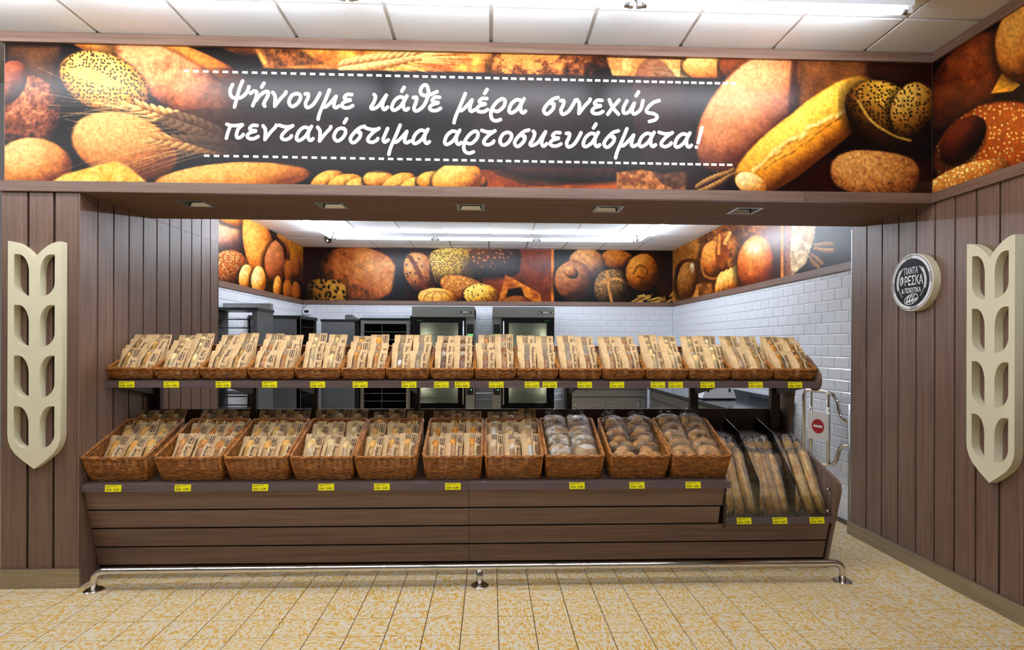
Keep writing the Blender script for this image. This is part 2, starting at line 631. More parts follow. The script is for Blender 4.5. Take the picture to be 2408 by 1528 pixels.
A1, A2, A3, A4 = (520, 170, 7.082), (800, 170, 7.082), (1060, 180, 7.082), (1330, 190, 4.035)
GLYPH = {       # letter: (strokes, anchor point)
    'psi': (T_(*A1, [(190, 205), (150, 300), (165, 395), (235, 430), (340, 415), (430, 330), (462, 240)], [(357, 145), (300, 290), (222, 578)]), (357, 145), A1),
    'eta': (T_(*A1, [(490, 350), (545, 312), (592, 335), (582, 420), (525, 558)], [(580, 470), (640, 390), (730, 325), (785, 330), (772, 400), (712, 520), (728, 565)]), (785, 330), A1),
    'nu': (T_(*A1, [(860, 335), (897, 390), (900, 470), (893, 560)], [(893, 565), (985, 445), (1065, 360), (1080, 325)]), (1078, 325), A1),
    'omicron': (T_(*A1, [(1250, 353), (1180, 385), (1130, 480), (1150, 548), (1200, 568), (1275, 515), (1322, 430), (1305, 370), (1245, 353)]), (1240, 355), A1),
    'upsilon': (T_(*A1, [(1400, 362), (1450, 362), (1445, 430), (1405, 520), (1435, 588), (1530, 540), (1610, 420), (1645, 350)]), (1400, 360), A1),
    'mu': (T_(*A1, [(1803, 295), (1740, 450), (1645, 670), (1615, 780)], [(1690, 575), (1750, 572), (1850, 475), (1915, 400)], [(1915, 400), (1885, 500), (1880, 565), (1912, 590), (1965, 562)]), (1805, 295), A1),
    'epsilon': (T_(*A1, [(2175, 372), (2100, 370), (2052, 418), (2085, 452), (2148, 458)], [(2148, 466), (2050, 495), (2010, 550), (2050, 590), (2130, 588), (2190, 555)]), (2175, 370), A1),
    'kappa': (T_(*A2, [(565, 370), (588, 410), (560, 500), (512, 580), (545, 610), (640, 560), (720, 450), (768, 380)], [(768, 380), (712, 510), (708, 590), (740, 620), (790, 578)]), (565, 370), A2),
    'alpha': (T_(*A2, [(1060, 425), (985, 412), (900, 480), (860, 590), (903, 632), (1000, 570), (1060, 480), (1110, 395)], [(1110, 395), (1058, 500), (1058, 595), (1095, 630), (1135, 600)]), (1110, 395), A2),
    'theta': (T_(*A2, [(1220, 420), (1272, 420), (1262, 500), (1228, 600), (1268, 645), (1370, 580), (1440, 460), (1472, 330), (1440, 222), (1385, 218), (1338, 290), (1350, 360), (1410, 385), (1500, 372), (1612, 322)]), (1220, 420), A2),
    'rho': (T_(*A3, [(715, 568), (790, 577), (880, 500), (905, 410), (860, 370), (770, 420), (690, 530), (667, 640), (695, 715), (760, 738), (828, 715)]), (860, 370), A3),
    'sigma': (T_(*A3, [(1785, 350), (1700, 378), (1610, 460), (1550, 550), (1570, 612), (1620, 618), (1700, 540), (1720, 470), (1700, 445), (1682, 455)]), (1785, 350), A3),
    'chi': (T_(*A4, [(415, 180), (445, 250), (502, 317)], [(507, 183), (450, 250), (400, 317)]), (415, 180), A4),
    'omega': (T_(*A4, [(582, 190), (550, 255), (553, 305), (600, 295), (652, 213)], [(652, 213), (632, 285), (655, 315), (712, 270), (735, 188)]), (582, 190), A4),
    'final': (T_(*A4, [(887, 188), (830, 208), (775, 262), (775, 300), (835, 312), (868, 338), (850, 370), (795, 386)]), (887, 188), A4),
    'pi': (T_(*A1, [(95, 865), (170, 887), (270, 885), (350, 872)], [(150, 900), (110, 1010), (88, 1098)], [(355, 875), (285, 945), (255, 1040), (275, 1092), (330, 1078), (370, 1035)]), (95, 865), A1),
    'tau': (T_(*A1, [(970, 882), (1060, 908), (1150, 905), (1192, 888)], [(1188, 892), (1090, 960), (1015, 1045), (1012, 1100), (1075, 1122), (1150, 1090), (1172, 1058)]), (1195, 885), A1),
    'iota': (T_(*A2, [(790, 935), (745, 1040), (715, 1120), (745, 1162), (800, 1125)]), (790, 935), A2),
    'mark': (T_(*A4, [(1295, 445), (1276, 515), (1257, 588)], [(1240, 629), (1242, 631)]), (1295, 445), A4),
    'tonos': (T_(*A1, [(715, 180), (675, 245)]), (715, 180), A1),
}


def glyph_at(name, u, v):
    st, an, fr = GLYPH[name]
    ax, ay = fr[0] + an[0] / fr[2], fr[1] + an[1] / fr[2]
    return [[(x - ax + u, y - ay + v) for x, y in s] for s in st]


def q_(fr, x, y):
    return fr[0] + x / fr[2], fr[1] + y / fr[2]


LETTERS = [     # letter, where its anchor stands on the photograph
    ('psi', *q_(A1, 357, 145)), ('eta', *q_(A1, 785, 330)), ('tonos', *q_(A1, 715, 180)), ('nu', *q_(A1, 1078, 325)), ('omicron', *q_(A1, 1240, 355)),
    ('upsilon', *q_(A1, 1400, 360)), ('mu', *q_(A1, 1805, 295)), ('epsilon', *q_(A1, 2175, 370)),
    ('kappa', *q_(A2, 565, 370)), ('alpha', *q_(A2, 1110, 395)), ('tonos', *q_(A2, 1065, 250)), ('theta', *q_(A2, 1220, 420)), ('epsilon', *q_(A2, 1655, 415)),
    ('mu', *q_(A2, 2085, 355)), ('epsilon', *q_(A3, 600, 365)), ('tonos', *q_(A3, 605, 215)), ('rho', *q_(A3, 860, 370)), ('alpha', *q_(A3, 1220, 370)),
    ('sigma', *q_(A3, 1785, 350)), ('upsilon', *q_(A3, 1830, 400)), ('nu', *q_(A3, 2320, 375)), ('epsilon', *q_(A4, 345, 185)), ('chi', *q_(A4, 415, 180)),
    ('omega', *q_(A4, 582, 190)), ('tonos', *q_(A4, 692, 105)), ('final', *q_(A4, 887, 188)),
    ('pi', *q_(A1, 95, 865)), ('epsilon', *q_(A1, 600, 885)), ('nu', *q_(A1, 915, 880)), ('tau', *q_(A1, 1195, 885)), ('alpha', *q_(A1, 1505, 900)),
    ('nu', *q_(A1, 1825, 905)), ('omicron', *q_(A1, 1990, 930)), ('tonos', *q_(A1, 2090, 775)), ('sigma', *q_(A2, 405, 900)), ('tau', *q_(A2, 650, 930)),
    ('iota', *q_(A2, 790, 935)), ('mu', *q_(A2, 1000, 880)), ('alpha', *q_(A2, 1460, 950)),
    ('alpha', *q_(A2, 1990, 965)), ('rho', *q_(A2, 2250, 980)), ('tau', *q_(A3, 740, 900)), ('omicron', *q_(A3, 930, 930)), ('sigma', *q_(A3, 1300, 890)),
    ('kappa', *q_(A3, 1375, 910)), ('epsilon', *q_(A3, 1820, 935)), ('upsilon', *q_(A3, 1925, 945)), ('alpha', *q_(A4, 310, 490)), ('tonos', *q_(A4, 288, 410)),
    ('sigma', *q_(A4, 500, 475)), ('mu', *q_(A4, 583, 455)), ('alpha', *q_(A4, 840, 490)), ('tau', *q_(A4, 1015, 490)), ('alpha', *q_(A4, 1180, 495)), ('mark', *q_(A4, 1295, 445)),
]


# ------------------------------------------------------------------ painting of the printed sheets
def hash2(ix, iy, seed):
    n = (ix.astype(np.int64) * 374761393 + iy.astype(np.int64) * 668265263 + seed * 974634777) & 0xffffffff
    n = ((n ^ (n >> 13)) * 1274126177) & 0xffffffff
    return ((n ^ (n >> 16)) & 0xffff) / 65535.0


def vnoise(x, y, seed):
    ix, iy = np.floor(x), np.floor(y)
    fx, fy = x - ix, y - iy
    fx, fy = fx * fx * (3 - 2 * fx), fy * fy * (3 - 2 * fy)
    a, b, c, d = hash2(ix, iy, seed), hash2(ix + 1, iy, seed), hash2(ix, iy + 1, seed), hash2(ix + 1, iy + 1, seed)
    return (a * (1 - fx) + b * fx) * (1 - fy) + (c * (1 - fx) + d * fx) * fy


def fbm(x, y, sc, seed=0, octv=4):
    t, a, s = 0, 1, 0
    x, y = x / sc, y / sc
    for i in range(octv):
        t = t + a * vnoise(x, y, seed + i * 17)
        s += a
        a *= .55
        x, y = x * 2.03 + 7.1, y * 2.03 + 3.7
    return t / s


class Paint:
    def __init__(s, PX, PY, ground):
        s.X, s.Y = PX, PY
        s.C = np.zeros(PX.shape + (3,)) + np.array(ground) / 255.0
        s.x0, s.x1, s.y0, s.y1 = PX.min(0), PX.max(0), PY.min(1), PY.max(1)
        s.k = 0

    def roi(s, x0, x1, y0, y1):
        c = np.where((s.x1 >= x0) & (s.x0 <= x1))[0]
        r = np.where((s.y1 >= y0) & (s.y0 <= y1))[0]
        if len(c) == 0 or len(r) == 0:
            return None
        return (slice(r[0], r[-1] + 1), slice(c[0], c[-1] + 1))

    def mix(s, w, mask, col):
        s.C[w] = s.C[w] * (1 - mask[..., None]) + np.asarray(col) * mask[..., None]

    def seeds_mask(s, x, y, cell, size, prob, seed, stretch=1.6):
        m = np.zeros_like(x)
        ix, iy = np.floor(x / cell), np.floor(y / cell)
        for dx in (-1, 0, 1):
            for dy in (-1, 0, 1):
                jx, jy = ix + dx, iy + dy
                sx = (jx + .15 + .7 * hash2(jx, jy, seed)) * cell
                sy = (jy + .15 + .7 * hash2(jx, jy, seed + 1)) * cell
                a = hash2(jx, jy, seed + 2) * math.pi
                on = hash2(jx, jy, seed + 3) < prob
                p = (x - sx) * np.cos(a) + (y - sy) * np.sin(a)
                q = -(x - sx) * np.sin(a) + (y - sy) * np.cos(a)
                d = np.sqrt((p / stretch) ** 2 + q ** 2)
                m = np.maximum(m, np.clip((size - d) / 1.2 + .5, 0, 1) * on)
        return m

    def loaf(s, cx, cy, rx, ry, ang, dark, mid, light, ld=(-.45, -.65), p=2.0, nz=.3, ns=16, soft=.07, seeds=None, crumb=0, alpha=1.0, gloss=0):
        s.k += 1
        e = max(rx, ry) * 1.05
        w = s.roi(cx - e, cx + e, cy - e, cy + e)
        if w is None:
            return
        x, y = s.X[w], s.Y[w]
        c, d = math.cos(R(ang)), math.sin(R(ang))
        a = ((x - cx) * c + (y - cy) * d) / rx
        b = (-(x - cx) * d + (y - cy) * c) / ry
        wob = (fbm(x, y, max(rx, ry) * .35, s.k * 31, 3) - .5) * .06
        r = (np.abs(a) ** p + np.abs(b) ** p) ** (1 / p) + wob
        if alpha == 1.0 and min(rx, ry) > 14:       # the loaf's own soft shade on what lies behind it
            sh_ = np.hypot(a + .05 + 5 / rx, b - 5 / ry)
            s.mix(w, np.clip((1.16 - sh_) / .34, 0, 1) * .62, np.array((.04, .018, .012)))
        mask = np.clip((1 - r) / soft, 0, 1) * alpha
        h = np.sqrt(np.clip(1 - r * r, 0, 1))
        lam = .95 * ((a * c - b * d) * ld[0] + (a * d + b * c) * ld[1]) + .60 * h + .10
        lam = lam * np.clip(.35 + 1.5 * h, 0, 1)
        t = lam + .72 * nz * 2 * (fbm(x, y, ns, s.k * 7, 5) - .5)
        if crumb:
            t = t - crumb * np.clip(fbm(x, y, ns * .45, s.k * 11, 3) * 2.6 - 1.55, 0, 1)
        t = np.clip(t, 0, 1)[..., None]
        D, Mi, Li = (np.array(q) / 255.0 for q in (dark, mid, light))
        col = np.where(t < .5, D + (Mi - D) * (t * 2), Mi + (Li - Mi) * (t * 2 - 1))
        if gloss:
            col = col + gloss * np.clip(lam - .75, 0, 1)[..., None]
        s.mix(w, mask, col)
        if seeds:
            cell, size, colr, prob = seeds
            sm = s.seeds_mask(x, y, cell, size, prob, s.k * 13)
            sh = np.array(colr) / 255.0 * (.45 + .75 * np.clip(lam, 0, 1))[..., None]
            s.mix(w, mask * sm, sh)

    def poly(s, pts, col, soft=2.0, nz=.12, ns=14, alpha=1.0, col2=None):
        s.k += 1
        xs, ys = [p[0] for p in pts], [p[1] for p in pts]
        w = s.roi(min(xs) - 4, max(xs) + 4, min(ys) - 4, max(ys) + 4)
        if w is None:
            return
        x, y = s.X[w], s.Y[w]
        ins = np.zeros(x.shape, bool)
        dist = np.full(x.shape, 1e9)
        n = len(pts)
        for i in range(n):
            (xa, ya), (xb, yb) = pts[i], pts[(i + 1) % n]
            cr = ((ya > y) != (yb > y)) & (x < (xb - xa) * (y - ya) / (yb - ya + 1e-9) + xa)
            ins ^= cr
            t = np.clip(((x - xa) * (xb - xa) + (y - ya) * (yb - ya)) / ((xb - xa) ** 2 + (yb - ya) ** 2 + 1e-9), 0, 1)
            dist = np.minimum(dist, np.hypot(x - xa - t * (xb - xa), y - ya - t * (yb - ya)))
        mask = np.clip(.5 + np.where(ins, dist, -dist) / soft, 0, 1) * alpha
        f = fbm(x, y, ns, s.k * 5)
        c0 = np.array(col) / 255.0
        if col2 is not None:
            g = np.clip((f - .3) / .4, 0, 1)[..., None]
            cc = c0 * (1 - g) + np.array(col2) / 255.0 * g
        else:
            cc = c0 * (1 + nz * 2 * (f - .5))[..., None]
        s.mix(w, mask, cc)

    def stroke(s, pts, wd, col, alpha=1.0, taper=False):
        P = catmull(pts, 5)
        w = s.roi(P[:, 0].min() - wd - 2, P[:, 0].max() + wd + 2, P[:, 1].min() - wd - 2, P[:, 1].max() + wd + 2)
        if w is None:
            return
        x, y = s.X[w], s.Y[w]
        m = np.zeros_like(x)
        for i in range(len(P) - 1):
            (xa, ya), (xb, yb) = P[i], P[i + 1]
            t = np.clip(((x - xa) * (xb - xa) + (y - ya) * (yb - ya)) / ((xb - xa) ** 2 + (yb - ya) ** 2 + 1e-9), 0, 1)
            d = np.hypot(x - xa - t * (xb - xa), y - ya - t * (yb - ya))
            ww = wd * (1 - .8 * (i + t) / len(P)) if taper else wd
            m = np.maximum(m, np.clip((ww - d) / 1.3 + .5, 0, 1))
        s.mix(w, m * alpha, np.array(col) / 255.0)

    def weave(s, x0, x1, y0, y1, c0, c1, pitch=4.6, ang=12, alpha=1.0):
        w = s.roi(x0, x1, y0, y1)
        if w is None:
            return
        x, y = s.X[w], s.Y[w]
        c, d = math.cos(R(ang)), math.sin(R(ang))
        p, q = x * c + y * d, -x * d + y * c
        f = .5 + .5 * np.sin(p * 2 * math.pi / pitch) * np.sin(q * 2 * math.pi / pitch)
        f = f * (.5 + fbm(x, y, 40, 3, 2))
        e = np.minimum(np.minimum(x - x0, x1 - x), np.minimum(y - y0, y1 - y))
        mask = np.clip(e / 14, 0, 1) * alpha
        f = np.clip(f, 0, 1)[..., None]
        s.mix(w, mask, np.array(c0) / 255 * (1 - f) + np.array(c1) / 255 * f)

    def ear(s, x0, y0, x1, y1, wd, c_l=(236, 206, 150), c_d=(150, 100, 50), n=11, awn=0, awn_dir=None):
        """wheat ear: paired grains along a line, with awns streaming off"""
        L = math.hypot(x1 - x0, y1 - y0)
        ux, uy = (x1 - x0) / L, (y1 - y0) / L
        rnd = random.Random(int(x0 * 7 + y0))
        for i in range(awn):
            t = rnd.random()
            bx_, by_ = x0 + (x1 - x0) * t, y0 + (y1 - y0) * t
            dx, dy = awn_dir or (-ux, -uy)
            l = rnd.uniform(.7, 1.25) * L
            j = rnd.uniform(-.28, .28)
            s.stroke([(bx_, by_), (bx_ + dx * l * .5 - dy * j * l * .4, by_ + dy * l * .5 + dx * j * l * .4), (bx_ + dx * l - dy * j * l, by_ + dy * l + dx * j * l)], 1.1, c_l, .75, True)
        ang = math.degrees(math.atan2(uy, ux))
        for i in range(n):
            t = (i + .5) / n
            k = wd * (.7 + .6 * math.sin(math.pi * min(1, t + .15)))
            for sg in (-1, 1):
                s.loaf(x0 + (x1 - x0) * t - uy * sg * k * .5, y0 + (y1 - y0) * t + ux * sg * k * .5, L / n * 1.05, k * .42, ang + 24 * sg, c_d, tuple((a + b) // 2 for a, b in zip(c_l, c_d)), c_l, nz=.1, soft=.2)

    def crumbs(s, *a, **k):
        s.loaf(*a, crumb=.9, **k)


def paint_main(P):
    BK = (26, 14, 12)
    P.poly([(0, 90), (2200, 90), (2200, 470), (0, 470)], (34, 17, 12), 2, .5, 90, 1, (20, 12, 14))
    # left third
    P.weave(10, 150, 100, 230, (40, 20, 14), (190, 130, 70), 6.5, 4, .8)
    P.loaf(370, 138, 240, 52, 17, (120, 62, 26), (214, 140, 66), (250, 200, 120), ns=26)
    P.loaf(445, 215, 215, 66, 34, (70, 34, 22), (176, 112, 76), (232, 178, 130), ns=30, nz=.42, crumb=.35)
    P.loaf(640, 112, 150, 34, 8, (40, 20, 14), (120, 70, 36), (170, 110, 62), ns=12, nz=.5, crumb=.5)
    P.loaf(245, 195, 116, 70, 24, (96, 52, 24), (232, 178, 96), (255, 236, 176), ld=(-.1, -.3), ns=30, nz=.2, seeds=(8, 1.9, (34, 22, 20), .85))
    P.poly([(150, 160), (215, 160), (300, 205), (250, 205), (165, 178)], (250, 214, 130), 8, .15, 20)
    P.loaf(62, 262, 84, 92, 0, (44, 22, 16), (146, 88, 60), (216, 162, 120), ns=11, nz=.62, crumb=.7, ld=(-.1, -.2))
    P.loaf(20, 195, 40, 60, 30, (60, 28, 18), (120, 60, 34), (180, 110, 70), nz=.4)
    P.loaf(292, 345, 132, 80, 16, (120, 66, 30), (206, 144, 82), (240, 196, 136), ns=9, nz=.24)
    P.loaf(78, 388, 96, 66, 4, (126, 66, 28), (222, 156, 88), (250, 206, 146), ns=16, nz=.25)
    P.poly([(120, 428), (150, 410), (215, 392), (270, 378), (300, 390), (345, 428)], (246, 188, 84), 5, .3, 20, 1, (255, 222, 140))
    P.loaf(545, 420, 190, 40, -4, (150, 86, 34), (224, 158, 82), (246, 200, 128), ns=30)
    P.ear(520, 318, 318, 248, 19, awn=46, awn_dir=(-.98, -.10))
    P.ear(560, 350, 350, 325, 16, (214, 180, 124), awn=26, awn_dir=(-.99, .05))
    # top middle
    P.poly([(600, 112), (1160, 112), (1160, 172), (620, 160)], (176, 112, 52), 8, .5, 34, 1, (240, 186, 100))
    P.poly([(600, 112), (700, 112), (760, 150), (640, 162)], (70, 36, 20), 8, .5, 10, .8, (170, 110, 62))
    P.ear(800, 158, 985, 130, 17, awn=40, awn_dir=(.98, .02))
    P.loaf(1295, 168, 148, 56, 2, (28, 14, 10), (110, 62, 34), (222, 162, 96), ns=12, nz=.75, crumb=.9, p=3)
    P.poly([(1425, 134), (1620, 140), (1620, 185), (1440, 178)], (196, 136, 78), 5, .4, 16, 1, (238, 190, 130))
    P.ear(1540, 165, 1610, 178, 10, awn=22, awn_dir=(.9, .05))
    P.loaf(1668, 160, 66, 34, 6, (120, 66, 30), (212, 146, 80), (246, 202, 140))
    P.loaf(1748, 160, 60, 40, 10, (70, 34, 20), (120, 66, 34), (160, 96, 54), nz=.4)
    # bottom middle
    P.poly([(1130, 398), (1460, 404), (1460, 455), (1130, 450)], (150, 78, 30), 5, .3, 40, 1, (196, 112, 44))
    P.loaf(1335, 402, 150, 26, 4, (34, 14, 10), (96, 44, 24), (150, 80, 44), ns=10)
    for i in range(9):
        P.loaf(770 + i * 42, 425 + (i % 3) * 7, 44, 24, -22 + 11 * (i % 4), (80, 38, 16), (206, 138, 56), (252, 208, 120), ns=10, nz=.4)
    P.loaf(1075, 420, 62, 40, -10, (140, 76, 26), (232, 168, 78), (255, 220, 140), ns=12)
    P.poly([(1450, 405), (1510, 398), (1560, 408), (1620, 400), (1618, 455), (1450, 455)], (140, 84, 44), 4, .5, 9, 1, (214, 158, 96))
    # the dark lettered band, its ends fading out
    x, y = P.X, P.Y
    top, bot = 156 + .0215 * (x - 450), 383 + .0165 * (x - 600)
    m = np.clip((y - top) / 3, 0, 1) * np.clip((bot - y) / 3, 0, 1) * np.clip((x - 430) / 190, 0, 1) * np.clip((1790 - x) / 130, 0, 1) * .90
    sh = fbm(x, y, 90, 77, 3)
    band = np.array((44, 34, 40)) / 255 * (.75 + .5 * sh)[..., None]
    P.C[:] = P.C * (1 - m[..., None]) + band * m[..., None]
    P.loaf(690, 330, 330, 62, 8, (44, 32, 36), (64, 48, 48), (78, 60, 58), soft=.03, alpha=.55)
    P.loaf(1270, 330, 170, 110, 6, (42, 30, 34), (66, 48, 52), (84, 62, 62), soft=.03, alpha=.5)
    P.loaf(1560, 290, 70, 160, -12, (48, 30, 34), (84, 52, 54), (110, 70, 66), soft=.04, alpha=.5)
    # right third
    P.poly([(1620, 360), (2200, 380), (2200, 470), (1610, 470)], (58, 14, 12), 8, .4, 40)
    P.weave(1860, 2060, 130, 310, (70, 36, 20), (196, 136, 74), 6.0, 10)
    P.weave(2030, 2200, 140, 250, (44, 16, 16), (96, 48, 30), 7.0, 25)
    P.loaf(1758, 262, 172, 92, -52, (108, 54, 34), (196, 134, 92), (240, 190, 140), ns=22, nz=.22, ld=(-.25, -.6))
    P.poly([(1875, 132), (1882, 290), (1850, 320), (1862, 132)], (60, 30, 18), 8, .3, 20, .7)
    P.ear(1640, 445, 1728, 402, 13, (206, 164, 104), (90, 54, 24))
    P.loaf(1896, 320, 212, 66, -38, (116, 62, 18), (226, 160, 54), (255, 226, 120), ns=24, nz=.2, p=2.7, ld=(-.35, -.55))
    for i in range(16):
        a = random.Random(i + 60)
        t = i / 15
        P.loaf(1778 + 205 * t + a.uniform(-5, 5), 398 - 132 * t + a.uniform(-7, 7) - 14 * math.sin(math.pi * t), a.uniform(13, 26), a.uniform(6, 11), -34 + a.uniform(-18, 18), (176, 112, 40), (240, 196, 112), (255, 236, 176), nz=.5, ns=7, soft=.5, alpha=.85)
    for i in range(9):
        a = random.Random(i + 90)
        t = i / 8
        P.loaf(1800 + 170 * t, 398 - 116 * t + a.uniform(-5, 5), a.uniform(10, 18), 3, -34, (96, 52, 14), (150, 92, 34), (180, 120, 50), soft=.6, alpha=.7)
    P.loaf(1765, 432, 40, 26, 24, (190, 130, 60), (236, 190, 120), (255, 232, 180), ns=8, nz=.4)
    P.loaf(2088, 276, 112, 80, 34, (30, 12, 8), (124, 78, 26), (232, 190, 86), ns=26, nz=.2, ld=(.25, -.75), seeds=(9, 2.1, (26, 16, 10), .8))
    P.loaf(2150, 262, 58, 72, 10, (50, 26, 12), (160, 112, 44), (236, 200, 110), nz=.2, seeds=(9, 2.0, (30, 18, 12), .7))
    P.stroke([(2018, 238), (2050, 285), (2100, 318), (2140, 330)], 3.2, (226, 190, 100), .75)
    P.loaf(2085, 335, 80, 24, 30, (16, 7, 6), (40, 18, 10), (70, 36, 16), soft=.5, alpha=.8)
    P.loaf(2058, 408, 108, 56, 5, (120, 66, 28), (198, 142, 78), (236, 190, 124), ns=9, nz=.42, crumb=.75, p=2.6, ld=(-.2, -.35))


def paint_right(P):
    P.poly([(2150, -120), (3400, -120), (3400, 500), (2150, 500)], (34, 10, 10), 2, .4, 60)
    P.loaf(2265, 205, 165, 78, -52, (30, 10, 8), (112, 52, 22), (178, 104, 50), ns=24, nz=.35, crumb=.3, ld=(.2, -.45))
    P.poly([(2330, 220), (2360, 165), (2400, 200), (2380, 215)], (236, 178, 70), 4, .2, 12)
    P.loaf(2420, 90, 80, 110, 20, (90, 44, 12), (196, 134, 56), (236, 188, 104), ns=20, nz=.3)
    P.loaf(2330, 350, 150, 105, -28, (70, 28, 10), (168, 86, 28), (216, 138, 60), ns=24, nz=.2, ld=(.1, -.4), seeds=(11, 2.0, (250, 214, 140), .6))
    P.loaf(2265, 330, 70, 42, -50, (26, 8, 6), (70, 26, 14), (130, 60, 26), ns=20)
    P.loaf(2270, 420, 110, 34, -20, (120, 66, 20), (196, 128, 52), (232, 176, 96), seeds=(10, 2.0, (255, 226, 160), .8))


def paint_kitchen_left(P):
    P.poly([(440, 380), (740, 380), (740, 760), (440, 760)], (40, 16, 12), 2, .5, 60)
    P.loaf(535, 548, 66, 44, 14, (90, 46, 28), (200, 142, 100), (244, 200, 160), ns=14)
    P.loaf(560, 515, 50, 18, 10, (160, 90, 20), (226, 150, 40), (250, 200, 90))
    P.loaf(700, 590, 46, 80, -20, (110, 60, 14), (190, 122, 34), (226, 166, 66), ns=20)
    P.loaf(608, 578, 36, 92, -12, (140, 70, 22), (226, 152, 70), (250, 198, 116), ns=16)
    P.loaf(540, 630, 46, 44, -30, (80, 34, 14), (164, 92, 44), (210, 140, 80), nz=.4, seeds=(6, 1.3, (246, 208, 150), .6))
    P.loaf(652, 612, 31, 52, 8, (110, 54, 22), (190, 116, 66), (226, 160, 110), ns=14)
    P.stroke([(650, 560), (668, 580), (672, 604)], 4, (70, 32, 14), .8)
    P.loaf(578, 652, 17, 32, 6, (170, 96, 30), (240, 178, 90), (255, 230, 170))
    P.loaf(608, 660, 18, 36, 0, (170, 96, 30), (242, 184, 100), (255, 232, 176))
    P.loaf(652, 675, 10, 28, 4, (150, 80, 24), (226, 152, 62), (250, 200, 110))
    for cx, cy in ((680, 640), (698, 630), (677, 685), (697, 690)):
        P.loaf(cx, cy, 12, 30, -4, (90, 44, 16), (168, 96, 34), (206, 136, 60), nz=.4)


def paint_kitchen_back(P):
    P.poly([(690, 560), (1310, 560), (1310, 740), (690, 740)], (58, 18, 14), 2, .4, 60)
    P.poly([(1120, 570), (1305, 570), (1305, 740), (1150, 740)], (130, 66, 36), 12, .3, 30)
    P.loaf(838, 646, 104, 70, 4, (44, 20, 12), (186, 116, 60), (240, 186, 122), ns=24, nz=.4, crumb=.3, ld=(.5, -.3))
    P.loaf(766, 690, 50, 36, 4, (34, 18, 8), (172, 128, 50), (226, 186, 100), p=3, ld=(.4, -.3), seeds=(11, 3.2, (54, 36, 22), .75))
    P.poly([(938, 585), (960, 585), (950, 720), (915, 720)], (34, 26, 34), 8, .2, 20)
    P.loaf(988, 640, 38, 52, -24, (90, 46, 22), (182, 118, 66), (232, 184, 130), seeds=(9, 1.7, (44, 30, 22), .4))
    P.stroke([(965, 605), (985, 640), (1000, 680)], 5, (130, 72, 40), .9)
    P.loaf(1160, 612, 66, 40, 4, (28, 16, 12), (72, 42, 26), (124, 78, 46), p=4, seeds=(10, 1.8, (200, 140, 90), .5))
    P.loaf(1062, 625, 50, 48, -14, (90, 62, 22), (196, 162, 82), (232, 206, 130), p=4.5, seeds=(5, 1.2, (96, 74, 30), .7))
    P.loaf(1095, 680, 66, 30, 18, (90, 46, 18), (166, 100, 44), (206, 146, 76), seeds=(5, 1.0, (236, 196, 130), .5))
    P.loaf(1028, 700, 48, 24, 4, (140, 80, 20), (232, 176, 84), (252, 216, 140))
    for a in (-34, -12, 12, 34):
        P.stroke([(1028 + a * .2, 684), (1028 + a * .8, 694), (1028 + a, 712)], 1.5, (170, 104, 40), .6)
    P.loaf(1130, 692, 42, 26, 0, (140, 90, 26), (226, 182, 84), (250, 222, 140), seeds=(8, 1.3, (40, 26, 14), .4))
    P.poly([(1170, 715), (1188, 645), (1215, 660), (1270, 690), (1275, 725)], (170, 98, 34), 3, .3, 12, 1, (220, 150, 66))
    P.poly([(1185, 715), (1195, 680), (1225, 675), (1240, 715)], (40, 18, 10), 4, .3, 10)
    P.loaf(1215, 712, 36, 18, 0, (70, 34, 14), (130, 76, 36), (170, 110, 60), nz=.5, ns=5)
    P.poly([(1296, 575), (1303, 575), (1303, 740), (1296, 740)], (230, 150, 60), 2)
    P.poly([(1303, 560), (1600, 560), (1600, 745), (1303, 745)], (24, 13, 14), 2, .4, 40)
    P.poly([(1500, 575), (1600, 575), (1600, 720), (1560, 720)], (60, 30, 18), 12, .3, 30)
    P.loaf(1455, 612, 44, 26, 12, (70, 34, 10), (170, 104, 34), (220, 156, 70))
    P.loaf(1380, 618, 44, 36, 6, (110, 62, 26), (196, 138, 80), (232, 184, 130), ns=8)
    P.loaf(1348, 660, 46, 50, -6, (70, 34, 16), (150, 94, 56), (206, 152, 106), ns=10)
    P.loaf(1342, 640, 20, 14, 30, (60, 30, 14), (170, 110, 60), (230, 180, 120))
    P.loaf(1440, 676, 46, 46, 6, (56, 38, 22), (140, 106, 66), (196, 160, 112), seeds=(3.6, .9, (50, 38, 30), .6))
    P.stroke([(1428, 640), (1432, 680), (1440, 715)], 3, (226, 176, 110), .9)
    P.stroke([(1405, 668), (1450, 655), (1480, 670)], 3, (226, 176, 110), .8)
    P.loaf(1510, 640, 40, 46, 10, (90, 46, 12), (186, 116, 34), (232, 172, 80), ns=10, gloss=.2)
    P.stroke([(1490, 642), (1503, 624), (1522, 634), (1516, 654), (1500, 650)], 2.2, (110, 60, 18), .6)
    for i in range(26):
        a = random.Random(i)
        x0, y0 = a.uniform(1475, 1580), a.uniform(694, 716)
        P.stroke([(x0, y0), (x0 + a.uniform(8, 26), y0 - a.uniform(2, 12))], 1.8, (226, 192, 116) if i % 3 else (150, 110, 50), .9)


